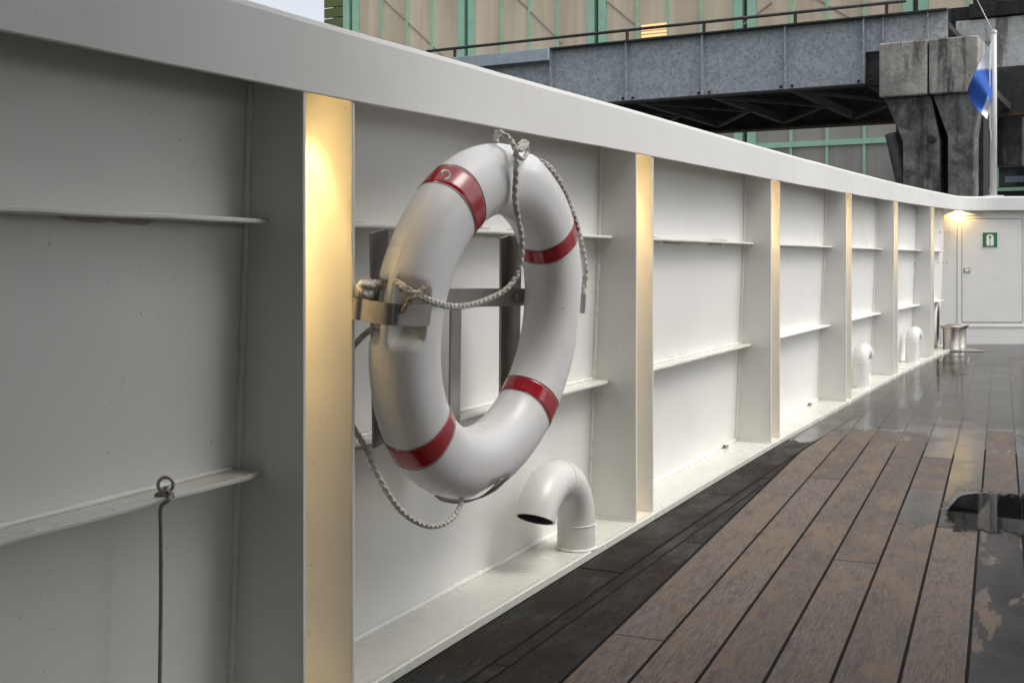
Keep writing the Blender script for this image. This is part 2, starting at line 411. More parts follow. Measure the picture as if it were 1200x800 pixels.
M['lens'] = mat('lamp_lens', (.9, .8, .6), .3, build=lambda g: g.out(Emission_Color=(1, .72, .38), Emission_Strength=6.0))
def lam(c, r=.5): return lambda g: g.out(Base_Color=g.mix(g.ramp(g.noise(g.pos(), 12, 4), .4, .8, 0, .2), c, tuple(x*.8 for x in c)), Roughness=r)
M['green'] = mat('sign_green', build=lam((.015, .17, .07), .35))
M['signwhite'] = mat('sign_white', build=lam((.80, .82, .76), .35))
M['flag_white'] = mat('flag_white', build=lam((.62, .64, .68), .8))
M['flag_blue'] = mat('flag_blue', build=lam((.035, .13, .52), .8))
M['pole'] = mat('pole_paint', build=lam((.62, .62, .60), .4))
M['water'] = mat('harbour_water', build=lambda g: g.out(Base_Color=(.02, .035, .035), Roughness=.08, Normal=g.bump(g.noise(g.pos(), 1.2, 5), .5, .1)))
M['quay'] = mat('quay_concrete', build=concrete((.25, .24, .23), (.15, .14, .13), .5, .3))
M['soffit'] = mat('overhang_paint', build=paint((.60, .58, .52)))
M['cabin'] = mat('cabin_paint', build=paint((.70, .68, .62)))

# ------------------------------------------------------------------ bulwark curve (plan)
CP = [(-1.74, -.97), (-1.03, .53), (-.319, 2.02), (.4044, 3.50), (1.1376, 4.97), (1.8726, 6.40), (2.60, 7.80), (3.36, 9.20), (3.80, 10.0), (4.02, 10.42)]
RIBI = [0, 1, 2, 3, 4, 5, 6, 7]
base = [Vector((x, y, 0)) for x, y in CP]
PER = 24
curve = catmull(base[:9], PER)
# corner arc into the straight transverse bulkhead
last = curve[-1]; tl = (curve[-1]-curve[-2]).normalized()
BY = 10.72   # plane of the transverse bulkhead's rail face
rad = .55
a0 = math.atan2(tl.y, tl.x)
# turn right (clockwise) from heading a0 to heading 0, ending at y = BY
dy_arc = rad*(1-math.cos(a0))
ystart = BY-dy_arc
t_need = (ystart-last.y)/tl.y
pA = last+tl*t_need
cen = pA+Vector((math.sin(a0), -math.cos(a0), 0))*rad
for k in range(0, 17):
    a = a0*(1-k/16); curve.append(cen+Vector((-math.sin(a), math.cos(a), 0))*rad)
CORNER_END = curve[-1].copy()
SL = [0]
for i in range(1, len(curve)): SL.append(SL[-1]+(curve[i]-curve[i-1]).length)
S_TOT = SL[-1]
def P(s):
    import bisect
    s = max(0, min(S_TOT-1e-6, s)); i = max(0, bisect.bisect_right(SL, s)-1); i = min(i, len(curve)-2)
    return curve[i].lerp(curve[i+1], (s-SL[i])/(SL[i+1]-SL[i]))
def T(s): return (P(s+.02)-P(s-.02)).normalized() if .02 < s < S_TOT-.02 else ((P(.04)-P(0)).normalized() if s <= .02 else Vector((1, 0, 0)))
def N(s): t = T(s); return Vector((t.y, -t.x, 0))
def W(s, off, z): return P(s)+N(s)*off+Vector((0, 0, z))
ribs = [SL[i*PER] for i in RIBI]
HR = [(.0, .245), (ribs[1], .262), (ribs[2], .283), (ribs[3], .314), (ribs[4], .337), (ribs[5], .360), (ribs[6], .386), (ribs[7], .412), (S_TOT, .450)]
def hr(s):
    for (a, b), (c, e) in zip(HR, HR[1:]):
        if s <= c: return EYE+b+(e-b)*(s-a)/(c-a)
    return EYE+HR[-1][1]
def hull_off(z): return -(.112+.044*(1-min(1.15, z)/1.1))
GAP, TH = .14, .009

def sweep(mb, s0, s1, prof, step=.08, closed=True, capped=True, mi=0, smooth=False):
    """prof(s) -> list of (off, z)"""
    n = max(2, int((s1-s0)/step)+1); rows = []
    for i in range(n+1):
        s = s0+(s1-s0)*i/n; rows.append([W(s, o, z) for o, z in prof(s)])
    m = len(rows[0]); vs = [v for r in rows for v in r]; fs = []
    for i in range(n):
        for k in range(m if closed else m-1):
            k2 = (k+1) % m; fs.append((i*m+k, i*m+k2, (i+1)*m+k2, (i+1)*m+k))
    mb.add(vs, fs, mi, smooth)
    if closed and capped:
        b = len(mb.v)-len(vs)
        mb.f.append([b+k for k in range(m)]); mb.m.append(mi); mb.sm.append(False)
        mb.f.append([b+n*m+k for k in range(m)][::-1]); mb.m.append(mi); mb.sm.append(False)

# ------------------------------------------------------------------ setting: water, quay
mb = MB(); mb.box((0, 300, -3.05), 1600, 1600, .1); tag(mb.build('water', M['water']), kind='structure')
mb = MB(); mb.box((15, 75, -1.6), 130, 90, 2.6); tag(mb.build('quay_ground', M['quay']), kind='structure')

# ------------------------------------------------------------------ deck
mb = MB()
mb.prism([(-2.6, -3.7, -.06), (8.6, -3.7, -.06), (8.6, 11.0, -.06), (4.3, 11.0, -.06), (3.5, 9.9, -.06), (2.5, 8.0, -.06), (1.0, 5.1, -.06), (-.35, 2.3, -.06), (-1.9, -1, -.06)], (0, 0, .0585))
deck = mb.build('deck', M['caulk'], origin=Vector((3, 4, 0))); tag(deck, 'black seam compound base under the teak planks', kind='structure')
def uv2w(u, v, z=0): return Vector((UX*u+VX*v, UY*u+VY*v, z))
def w2uv(p): return (p.x*UX+p.y*UY, p.x*VX+p.y*VY)
WOOD = .016            # wood starts this far inboard of the rib edges
MW = .118              # margin plank
ulist = [-.6489+.1177*(k-2) for k in range(-4, 34)]   # seam k=-4.. ; row index i <-> seam number i-4
inner = [P(s*.05)+N(s*.05)*(WOOD+MW+.006) for s in range(0, int(S_TOT/.05))]
inner = [p for p in inner if p.y < 9.62]
innuv = [w2uv(p) for p in inner]
def cross_v(u):
    """v at which the margin's inner edge crosses u (None: never, plank runs on)"""
    # curve's u: going forward it falls first (wall diverges) then rises
    best = None
    for (u1, v1), (u2, v2) in zip(innuv, innuv[1:]):
        if (u1-u)*(u2-u) <= 0 and u2 != u1:
            v = v1+(v2-v1)*(u-u1)/(u2-u1)
            if v > 0: best = v
    return best
TRY = 9.66
def trans_v(u, y=TRY): return (y-UY*u)/VY
def zrow_v(useam, z):
    x0 = useam/.9205; return .3907*x0+1.0863*z
SEAM = .0068
def plank(name, poly, m, parent, top=.0, th=.022, wf=5.6, wb=0.0):
    zt = top+random.uniform(-.0006, .0006)
    b = MB(); b.prism([Vector((p.x, p.y, zt-th)) for p in poly], (0, 0, th))
    o = b.build(name, m, parent, bevel=.0012, seg=1); o['wet_from'] = float(wf); o['wet_bias'] = float(wb)
    return o
butts = {1: [2.44, 7.9], 2: [1.7, 4.2, 7.0], 3: [2.0, 6.1, 8.3], 4: [3.05, 5.9, 8.0], 5: [1.6, 4.0, 4.63, 6.6, 8.6], 6: [1.4, 3.42, 4.88, 7.4],
         7: [3.42, 3.94, 5.33, 8.1]}
wetf = {1: [99, 5.55], 2: [99, 99, 5.55, -9], 3: [99, 5.50, -9, -9], 4: [99, 5.50, -9, -9], 5: [99, 3.62, 99, -9, -9, -9],
        6: [99, 99, -9, -9, -9], 7: [-9, -9, 99, -9, -9], 8: [-9, -9, -9, -9, -9]}
wbias = {7: [-.80, 0, .68, 0, 0]}
for i in range(len(ulist)-1):
    k = i-4
    ua, ub = ulist[i]+SEAM/2, ulist[i+1]-SEAM/2
    umid = (ua+ub)/2
    bz = butts.get(k)
    if bz is None:
        rr = random.Random(k*13+5); z0 = rr.uniform(-1.5, .6); bz = []
        while z0 < 10: bz.append(z0); z0 += rr.uniform(1.6, 2.8)
    vs = [-3.4*VY]+[zrow_v(umid, z) for z in bz]
    ca, cb = cross_v(ua), cross_v(ub)
    vend_a, vend_b = trans_v(ua), trans_v(ub)
    if ca is not None: vend_a = min(vend_a, ca)
    if cb is not None: vend_b = min(vend_b, cb)
    if k < 1: 
        continue
    vs = [v for v in vs if v < min(vend_a, vend_b)-.15]
    for j, v0 in enumerate(vs):
        v1a, v1b = (vs[j+1]-.004, vs[j+1]-.004) if j+1 < len(vs) else (vend_a, vend_b)
        wf = wetf.get(k, None); wf = (wf[min(j, len(wf)-1)] if wf else -9)
        wb = wbias.get(k, [0]); wb = wb[min(j, len(wb)-1)]
        if k > 8 or (k == 8): wb = random.Random(k*7+j).choice([0, -.85, -.6, -.9])
        plank('plank', [uv2w(ua, v0), uv2w(ub, v0), uv2w(ub, v1b), uv2w(ua, v1a)], M['teak'], deck, wf=wf, wb=wb)
# planks beyond the transverse margin
for i in range(len(ulist)-1):
    ua, ub = ulist[i]+SEAM/2, ulist[i+1]-SEAM/2
    if uv2w(ua, trans_v(ua)).x < 3.75: continue
    plank('plank', [uv2w(ua, trans_v(ua, 9.81)), uv2w(ub, trans_v(ub, 9.81)), uv2w(ub, trans_v(ub, 10.74)), uv2w(ua, trans_v(ua, 10.74))], M['teak'], deck, wf=-9)
for a, b in ((3.62, 5.4), (5.41, 7.4), (7.41, 8.5)):
    plank('plank', [Vector((a, 9.675, 0)), Vector((b-.006, 9.675, 0)), Vector((b-.006, 9.795, 0)), Vector((a, 9.795, 0))], M['teak'], deck, wf=-9)
# margin planks, wedge between margin and the straight rows
def curved_plank(s0, s1, o0, o1, m):
    n = max(2, int((s1-s0)/.2)); pa = []; pb = []
    for i in range(n+1):
        s = s0+(s1-s0)*i/n; pa.append(W(s, o0(s) if callable(o0) else o0, 0)); pb.append(W(s, o1(s) if callable(o1) else o1, 0))
    plank('plank', pb+pa[::-1], m, deck)
def s_at_px(px, off=0):
    lo, hi = ribs[1], S_TOT-.3
    for _ in range(50):
        mid = (lo+hi)/2; p = W(mid, off, 0)
        if p.y < .3 or HX+F*p.x/p.y < px: lo = mid
        else: hi = mid
    return (lo+hi)/2
cuts = [.2, s_at_px(300), s_at_px(700, .07), s_at_px(838, .07), s_at_px(930), s_at_px(1010), s_at_px(1062), ribs[7]+.4]
for a, b in zip(cuts, cuts[1:]): curved_plank(a, b-.004, WOOD+.003, WOOD+MW, M['teak_dark'])
u1 = ulist[5]          # seam 1: straight rows start here
def off_to_u(s, u):    # offset along N(s) reaching line u
    p = P(s); n = N(s); a, _ = w2uv(p); b = n.x*UX+n.y*UY
    return (u-a)/b
segs = []
s = .4
while s < S_TOT-1:
    if off_to_u(s, u1-SEAM/2) < WOOD+MW+.012: break
    s += .02
s_end = s
sc = [.4, ribs[1]+.5, s_at_px(610, .2), s_at_px(880, .1)]
sc = [x for x in sc if x < s_end]+[s_end]
O1 = WOOD+MW+.007
for a, b in zip(sc, sc[1:]):
    def o1(s): return max(O1+.002, min(O1+.032, off_to_u(s, u1-SEAM/2)))
    curved_plank(a, b-.004, lambda s: O1, o1, M['teak_dark'])
e = s_end
while off_to_u(e, u1) < O1+.042: e -= .02
ws = [.4, s_at_px(560, .2), s_at_px(790, .15), e]
for a, b in zip(ws, ws[1:]): curved_plank(a, b-.004, lambda s: O1+.038, lambda s: off_to_u(s, u1-SEAM/2), M['teak_dark'])

mb = MB()
wp = [uv2w(u_, 3.2, .0016) for u_ in (-1.05, 3.4)]
wl = [W(ribs[3]-.2+i*.3, WOOD+.001, .0016) for i in range(int((S_TOT-ribs[3]-.75)/.3))]
mb.add([Vector((8.5, 2.2, .0016)), Vector((8.5, BY+.07, .0016)), Vector((4.3, BY+.07, .0016))]+wl[::-1], [tuple(range(3+len(wl)))])
wf_ = mb.build('rain_water', M['film']); tag(wf_, 'thin sheet of rain water standing on the far deck planks', kind='structure')
# ------------------------------------------------------------------ bulwark
bul = thing('bulwark', 'long white painted steel bulwark with paired ribs, ledges and thick top rail along the deck', 'bulwark', (0, 0, 0))
S0, S1 = .05, S_TOT
mb = MB()
sweep(mb, S0, S_TOT-.62, lambda s: [(hull_off(0)-.0, -.25), (hull_off(0), 0.0), (hull_off(.3), .3), (hull_off(.6), .6), (hull_off(.9), .9), (hull_off(1.1), hr(s)+.116), (hull_off(1.1)-.01, hr(s)+.116), (hull_off(.9)-.01, .9), (hull_off(.0)-.01, .0), (hull_off(0)-.01, -.25)], step=.1, smooth=False)
mb.build('hull_plate', M['paint'], bul)
# top rail
def railprof(s):
    p_ = P(s); wv = .0012*mnoise.noise(p_*2.3)+.0006*mnoise.noise(p_*9); wo = .0016*mnoise.noise(p_*1.7+Vector((5, 0, 3)))
    h = hr(s)+wv; r = .013; o = .004+wo; b = -.165; tp = hr(s)+.13+wv*.6; k = .009
    return [(o-k, h+.001), (o-.002, h), (o, h+.002), (o, tp-r), (o-r*.3, tp-r*.3), (o-r, tp), (b+r, tp), (b, tp-r), (b, tp-.05), (b+k, tp-.05), (b+k, tp-k-.004), (o-k, tp-k-.004)]
mb = MB(); sweep(mb, S0, S_TOT-.001, railprof, step=.06); mb.build('top_rail', M['paint_rail'], bul)
# shelf (waterway)
SH = .018
mb = MB(); sweep(mb, S0, S_TOT-.6, lambda s: [(hull_off(0)-.02, -.05), (WOOD-.004, -.05), (WOOD-.004, SH-.003), (WOOD-.008, SH), (WOOD-.02, SH-.002), (hull_off(0)-.02, SH-.002)], step=.1)
mb.build('waterway_shelf', M['paint_shelf'], bul)
# weld fillet at the foot of the plate
def bead(pts, r, parent, name='weld_bead', m=None, n=6, amp=.35):
    Q = catmull(pts, 6); L = sum((Q[i+1]-Q[i]).length for i in range(len(Q)-1)); k = max(8, int(L/.012)); b = MB()
    pp = []; rr = []
    for i in range(k+1):
        f = i/k*(len(Q)-1); j = min(int(f), len(Q)-2); pp.append(Q[j].lerp(Q[j+1], f-j)); rr.append(r*(1+amp*(mnoise.noise(pp[-1]*45))+.15*math.sin(i*1.9)))
    b.tube(pp, r, n, radii=rr); return b.build(name, m or M['weld'], parent)
bead([W(s, hull_off(0)+.003, SH+.001) for s in [S0+.3+i*.2 for i in range(int((S_TOT-1.2)/.2))]], .007, bul)
# rib plates
def ribplate(s, mbx):
    t = T(s); n = N(s); h = hr(s)+.112
    pr = [(hull_off(0)+.002, SH-.004), (-.0, SH-.004), (-.0, h-.115), (-.0075, h-.108), (-.0075, h), (hull_off(1.1)+.002, h)]
    mbx.prism([W(s, o, z)-t*TH/2 for o, z in pr], t*TH)
LUP = .055
for i, sr in enumerate(ribs):
    b = MB(); t_, n_ = T(sr), N(sr); b.box(W(sr, -.060, hr(sr)+LUP+.003), GAP-.002, .096, .006, (t_, n_, Vector((0, 0, 1)))); b.build('lamp_plate', M['paint'], bul)
    for sgn in (-1, 1):
        s = sr+sgn*(GAP/2+TH/2)
        b = MB(); ribplate(s, b); b.build('rib_plate', M['paint'], bul, bevel=.0022, seg=2)
    s = sr-GAP/2-TH
    if 1 <= i <= 6: bead([W(s-.002, hull_off(z)+.003, z) for z in (SH, .3, .6, .85, hr(s)+.1)], .0062, bul, amp=.6)
    if 2 <= i <= 4: bead([W(s-.002, hull_off(0)+.01, SH), W(s-.002, -.01, SH)], .003, bul)
    if i in (2, 3):
        s2 = sr+GAP/2+TH; bead([W(s2+.001, hull_off(z)+.003, z) for z in (SH, .3, .6, .85, hr(s))], .003, bul)
# stringers (ledges)
SUP, SLO = EYE+.060, EYE-.372
def stringer(sa, sb, z, wd, th=.008, cut=True):
    n = max(2, int((sb-sa)/.1)); top = []
    mbx = MB()
    def prof(s):
        ho = hull_off(z)
        e = 1.0
        if s > sb-.03: e = .80+.2*(sb-s)/.03
        wob = .0015*mnoise.noise(P(s)*9)
        return [(ho-.002, z), (ho+wd*e, z+wob), (ho+wd*e, z+th+wob), (ho-.002, z+th)]
    sweep(mbx, sa, sb, prof, step=.05); return mbx
bays = [(ribs[i]+GAP/2+TH, ribs[i+1]-GAP/2-TH) for i in range(7)]+[(ribs[7]+GAP/2+TH, S_TOT-.85)]
for i, (a, b) in enumerate(bays):
    stringer(a, b+.001, SUP, .058).build('stringer', M['paint'], bul, bevel=.002, seg=2)
    stringer(a, b+.001, SLO, .064).build('stringer', M['paint_shelf' if i < 4 else 'paint'], bul, bevel=.002, seg=2)
    if i <= 3:
        bead([W(s, hull_off(SLO)+.004, SLO+.011) for s in [a+.02+(b-a-.04)*k/8 for k in range(9)]], .0045, bul)
        # run-over sealant patches
        rnd = random.Random(i*5+2)
        for (z, side, cnt) in ((SUP, 1, 3), (SUP, -1, 2), (SLO, 1, 2)):
            for _ in range(cnt):
                L = rnd.uniform(.12, .3); s0 = rnd.uniform(a+.05, b-L)
                mbx = MB(); K = 14; hh = rnd.uniform(.009, .014)
                zc = z+.008 if side > 0 else z
                vs = []; 
                for k in range(K+1):
                    s = s0+L*k/K; hgt = hh*(.75+.5*mnoise.noise(Vector((s*30, z*7, side))))*(min(1, k/1.5, (K-k)/1.5)*.8+.2)
                    for (o, dz) in ((-.001, 0), (.006, 0), (.0035, hgt*.8), (-.001, hgt)): vs.append(W(s, hull_off(z)+o, zc+side*dz))
                fs = [(k*4+q, k*4+(q+1) % 4, (k+1)*4+(q+1) % 4, (k+1)*4+q) for k in range(K) for q in range(4)]+[(0, 1, 2, 3), (K*4, K*4+1, K*4+2, K*4+3)]
                mbx.add(vs, fs, 0, True); mbx.build('sealant_patch', M['sealant'], bul)

# ------------------------------------------------------------------ transverse bulkhead with locker door
BW = BY+.075           # wall face, behind the rail face
bh = thing('locker_bulkhead', 'white cross bulkhead at the far end of the deck with a flush locker door', 'bulkhead', (5.0, BW, 0))
XL = 4.02
DX0, DX1, DZ0, DZ1 = 4.218, 4.778, .205, 1.172
def px2(x, y, dep): return Vector(((x-HX)*dep/F, dep, EYE+(HY-y)*dep/F))
mb = MB(); hh = hr(S_TOT)+.11
mb.box(((XL+DX0-.006)/2, BW+.05, hh/2-.01), DX0-.006-XL, .1, hh+.02)
mb.box(((DX1+.006+8.6)/2, BW+.05, hh/2-.01), 8.6-DX1-.006, .1, hh+.02)
mb.box(((DX0+DX1)/2, BW+.05, (DZ0-.006)/2-.01), DX1-DX0+.012, .1, DZ0-.006+.02)
mb.box(((DX0+DX1)/2, BW+.05, (DZ1+.006+hh)/2), DX1-DX0+.012, .1, hh-DZ1-.006)
mb.build('wall_panel', M['paint'], bh)
mb = MB(); mb.box(((DX0+DX1)/2, BW+.115, (DZ0+DZ1)/2), DX1-DX0+.1, .02, DZ1-DZ0+.1); mb.build('door_recess', M['rubber'], bh)
mb = MB(); mb.box(((DX0+DX1)/2, BW+.012, (DZ0+DZ1)/2), DX1-DX0, .03, DZ1-DZ0); door = mb.build('door', M['paint'], bh, bevel=.003)
# frame moulding round the door
mb = MB(); fo = .045
for (a, b, c, e) in ((DX0-fo, DX1+fo, DZ0-fo, DZ0-fo+.012), (DX0-fo, DX1+fo, DZ1+fo-.012, DZ1+fo), (DX0-fo, DX0-fo+.012, DZ0-fo+.012, DZ1+fo-.012), (DX1+fo-.012, DX1+fo, DZ0-fo+.012, DZ1+fo-.012)):
    mb.box(((a+b)/2, BW-.003, (c+e)/2), b-a, .01, e-c)
mb.build('door_frame', M['paint'], bh)
mb = MB(); hp = px2(1133.5, 316.5, BW-.006)
mb.box(hp, .062, .006, .042); mb.box(hp+Vector((-.008, -.004, 0)), .03, .004, .024, mi=1); mb.box(hp+Vector((.018, -.005, 0)), .012, .008, .02, mi=1)
o = mb.build('handle', [M['steel_dull'], M['signwhite']], door)
# rail part over the bulkhead
mb = MB(); hE = hr(S_TOT); x0 = CORNER_END.x-.002
poly = [Vector((x0, BY-o_, z)) for o_, z in railprof(S_TOT)]
mb.prism(poly, (8.6-x0, 0, 0)); mb.build('top_rail', M['paint_rail'], bh)
# small bolts on the plate near the corner
for (px_, py_) in ((1099, 272), (1104, 272), (1109, 272), (1099, 308), (1104, 308), (1109, 308), (1072, 270), (1071, 309)):
    s = s_at_px(px_, -.13); p = W(s, -.13, 0); z = EYE+(HY-py_)*p.y/F; c = W(s, hull_off(z), z)
    b = MB(); b.lathe(c, [(.0, .006), (.006, .005), (.008, 0)], 8, ax=(T(s), Vector((0, 0, 1)), N(s))); b.build('bolt', M['rubber'], bul)

# safety sign
sg = thing('safety_sign', 'square green sign with a white life jacket pictogram on the locker door', 'sign', px2(1160, 290, BW-.006))
sc_, sz = px2(1160, 281, BW-.006), .148
mb = MB(); mb.box(sc_, sz, .003, sz, mi=0); mb.build('sign_border', M['signwhite'], sg)
mb = MB(); mb.box(sc_+Vector((0, -.002, 0)), sz-.012, .003, sz-.012); mb.build('sign_plate', M['green'], sg)
def jacket(sx):
    pts = [(.003, -.052), (.003, .0), (.003, .012), (.010, .018), (.011, .030), (.006, .037), (.003, .038), (.003, .050), (.018, .049), (.029, .040), (.034, .028), (.035, -.04), (.030, -.052), (.018, -.056), (.008, -.055)]
    return [Vector((sc_.x+sx*a, BW-.0105, sc_.z+b)) for a, b in pts]
for sx in (-1, 1):
    mb = MB(); mb.prism(jacket(sx), (0, .0015, 0)); mb.build('pictogram_half', M['signwhite'], sg)
mb = MB(); mb.box(sc_+Vector((0, -.0035, .044)), .008, .002, .012); mb.build('pictogram_collar', M['signwhite'], sg)

# ------------------------------------------------------------------ downlights under the rail
def downlight(c, s_t, label, power=1.0):
    root = thing('downlight', label, 'downlight', c, 'downlights under the top rail')
    b = MB(); b.lathe(c, [(.014, .0), (.014, -.004), (.022, -.004), (.024, .001)], 20); b.build('trim_ring', M['steel_dull'], root)
    b = MB(); b.lathe(c, [(.0, -.0015), (.014, -.0015)], 16); b.build('lens', M['lens'], root)
    for (nm, ang, en, bl) in (('wide_beam', 60 if s_t else 146, LW, .12), ('narrow_beam', 42, LN, 1.0)):
        L = bpy.data.lights.new(nm, 'SPOT'); L.energy = en*power*(1 if s_t or nm == 'wide_beam' else .12); L.color = (1, .66, .25); L.spot_size = R(ang); L.spot_blend = bl; L.shadow_soft_size = .012
        lo = bpy.data.objects.new(nm, L); C.objects.link(lo); lo.parent = root; lo.location = (0, 0, -.006)
        if s_t: lo.rotation_euler = (Vector((0, 0, 1))+N(s_t)*TILT).to_track_quat('Z', 'Y').to_euler()
LW, LN, TILT = 4.0, 20.0, .26
names = {1: 'downlight under the rail in the rib beyond the left picture edge', 2: 'downlight in the near wide glowing rib just left of the lifebuoy', 3: 'downlight in the rib just right of the lifebuoy',
         4: 'downlight in the first rib past the empty bay right of the lifebuoy rib', 5: 'downlight in the rib left of the nearer small white vent',
         6: 'downlight in the rib between the two small far vents', 7: 'downlight in the last rib beside the bollard'}
for i in range(1, 8):
    s = ribs[i]; downlight(W(s, -.066, hr(s)+LUP-.0005), s, names[i])
cp = px2(1125, 246, BW-.03); cp.z = hr(S_TOT)+.02; cp.y = BY+.02
downlight(cp, 0, 'downlight in the corner left of the locker door throwing a fan of light', .8)

# ------------------------------------------------------------------ gooseneck vents
def vent(s, off, dirv, Rb, r, ang, z0, label, rot=0):
    c = W(s, off, SH-.002); root = thing('vent_pipe', label, 'vent pipe', c, 'white gooseneck vent pipes along the bulwark')
    up = Vector((0, 0, 1)); dirv = (Matrix.Rotation(rot, 3, 'Z') @ dirv).normalized()
    side = dirv.cross(up)
    rings = [(c.copy(), Vector((0, 0, 1))), (c+up*(z0-SH), Vector((0, 0, 1)))]
    K = 26
    for k in range(1, K+1):
        a = ang*k/K; rings.append((c+up*(z0-SH)+dirv*Rb*(1-math.cos(a))+up*Rb*math.sin(a), dirv*math.sin(a)+up*math.cos(a)))
    def skin(rad, flip=False):
        n = 36; vs = []
        for p, t in rings:
            e = side; f = t.cross(e).normalized()
            for k in range(n):
                q = 2*math.pi*k/n; vs.append(p+(e*math.cos(q)+f*math.sin(q))*rad)
        fs = [(i*n+k, i*n+(k+1) % n, (i+1)*n+(k+1) % n, (i+1)*n+k) for i in range(len(rings)-1) for k in range(n)]
        return vs, fs, n
    b = MB(); vo, fo_, n = skin(r); b.add(vo, fo_, 0, True)
    vi, _, _ = skin(r-.006); last = (len(rings)-1)*n
    # rim
    b.add([vo[last+k] for k in range(n)]+[vi[last+k] for k in range(n)], [(k, (k+1) % n, n+(k+1) % n, n+k) for k in range(n)], 0, False)
    b.build('pipe', M['paint_pipe'], root)
    b = MB(); s0 = (len(rings)-12)*n
    b.add(vi[s0:], [(i*n+k, i*n+(k+1) % n, (i+1)*n+(k+1) % n, (i+1)*n+k) for i in range(11) for k in range(n)], 0, True)
    b.add([vi[s0+k] for k in range(n)], [tuple(range(n))], 0)
    b.build('pipe_mouth', M['pipe_in'], root)
    for idx in (1, 2+K//2):
        p, t = rings[idx]; f = t.cross(side).normalized()
        pts = [p+(side*math.cos(2*math.pi*k/40)+f*math.sin(2*math.pi*k/40))*(r+.0002) for k in range(41)]
        b = MB(); b.tube(pts, .0016, 6, caps=False); b.build('weld_ring', M['weld'], root)
    bead([c+Vector((math.cos(2*math.pi*k/16)*(r+.001), math.sin(2*math.pi*k/16)*(r+.001), .003)) for k in range(17)], .004, root, 'base_weld')
s = s_at_px(676, -.04); vent(s, -.042, -T(s), .140, .052, R(153), .085, 'large near white gooseneck vent pipe with dark mouth below the lifebuoy')
s = s_at_px(1008, -.06); vent(s, -.060, T(s), .062, .050, R(150), .175, 'small white gooseneck vent in the fourth bay, third from the far end', rot=-.12)
s = s_at_px(1069, -.06); vent(s, -.060, T(s), .062, .050, R(150), .175, 'small white gooseneck vent in the bay left of the bollard', rot=-.12)

# ------------------------------------------------------------------ scupper fittings
for (px_, py_, lb) in ((855, 518, 'small grey drain fitting on the shelf in the bay right of the lifebuoy'), (953, 466, 'small grey drain fitting on the shelf in the bay past the second narrow rib'), (1016, 434, 'tiny dark drain fitting beside the small fourth bay vent')):
    s = s_at_px(px_, -.12); c = W(s, hull_off(0)+.02, SH+.012)
    root = thing('drain_fitting', lb, 'drain', c, 'drain fittings low on the bulwark'); ax = (T(s), N(s), Vector((0, 0, 1)))
    b = MB(); b.box(c+Vector((0,0,-.004)), .034, .02, .016, ax); b.build('body', M['paint'], root, bevel=.004)
    b = MB(); b.box(c+T(s)*(-.008)+N(s)*.0105+Vector((0,0,-.004)), .012, .003, .010, ax); b.box(c-T(s)*.018+Vector((0,0,-.004)), .003, .012, .010, ax); b.build('grille', M['rubber'], root)

# ------------------------------------------------------------------ fairlead and bollard at the far end
s = s_at_px(1097.5, -.13)
c = W(s, hull_off(.2)+.01, .215); t = T(s); n = N(s)
fl = thing('fairlead', 'oval mooring opening with white rim low in the last bay beside the bollard', 'fairlead', c)
b = MB(); pts = [c+t*.13*math.cos(2*math.pi*k/40)+Vector((0, 0, 1))*.185*math.sin(2*math.pi*k/40)+n*.012 for k in range(41)]
b.tube(pts, .016, 10, caps=False); b.build('rim', M['paint_pipe'], fl)
b = MB(); b.prism([c+t*.125*math.cos(2*math.pi*k/32)+Vector((0, 0, 1))*.18*math.sin(2*math.pi*k/32)+n*.004 for k in range(32)], n*.010); b.build('opening', M['black'], fl)  # solid black disc on the uncut plate paints the dark of the hole

bc = Vector((3.885, 10.1, 0))
bo = thing('bollard', 'low stainless double bollard with flared caps on a deck plate in the far corner', 'bollard', bc)
b = MB(); b.box(bc+Vector((.02, 0, .006)), .32, .40, .008); b.build('base_plate', M['steel_dull'], bo, bevel=.002)
for (dx, dy) in ((-.065, -.09), (.065, .11)):
    p = bc+Vector((dx, dy, .012))
    b = MB(); b.lathe(p, [(.078, 0), (.078, .005), (.072, .01), (.072, .165), (.073, .17), (.076, .175)], 36); post = b.build('post', M['steel'], bo)
    b = MB(); b.lathe(p, [(.074, .173), (.092, .192), (.095, .199), (.093, .204), (.0, .206)], 36); b.build('cap', M['steel_dull'], post)

# flush hatch frame in the deck by the bollard
hc = Vector((3.52, 9.15, 0.0)); ax = (Vector((UX, UY, 0)), Vector((VX, VY, 0)), Vector((0, 0, 1)))
ht = thing('deck_hatch', 'flush metal framed hatch in the wet deck in front of the bollard', 'hatch', hc)
b = MB()
for (dx, dy, wx, wy) in ((0, -.28, .2, .012), (0, .28, .2, .012), (-.1, 0, .012, .548), (.1, 0, .012, .548)): b.box(hc+ax[0]*dx+ax[1]*dy+Vector((0, 0, .001)), wx, wy, .006, ax)
b.build('hatch_frame', M['steel'], ht)

# ------------------------------------------------------------------ lifebuoy
BC = Vector((-.0525, 2.40, .670))
bt = Vector((.4875, .8731, 0)); bn = Vector((.8731, -.4875, 0)); bz = Vector((0, 0, 1))
LEAN = R(6.5)      # top tips inboard
rotL = Matrix.Rotation(-LEAN, 3, bt)
q = rotL @ bz
if q.dot(bn) < 0: rotL = Matrix.Rotation(LEAN, 3, bt)
bz = rotL @ bz; bn2 = rotL @ bn
def B(a, b_, c): return BC+bt*a+bz*b_+bn2*c       # ring frame: a along, b up, c towards the deck
def bpx(px_, py_, c=0.0):
    """point of the plane c in the ring frame seen at a pixel of the photo"""
    d_ = Vector(((px_-HX)/F, 1, (HY-py_)/F)); o_ = Vector((0, 0, EYE)); q_ = B(0, 0, c)
    return o_+d_*((q_-o_).dot(bn2)/d_.dot(bn2))
RM, RA, RB = .296, .0725, .0595
PK = [math.pi-.10, math.pi/2-.06, 0.0, -math.pi/2+.06]
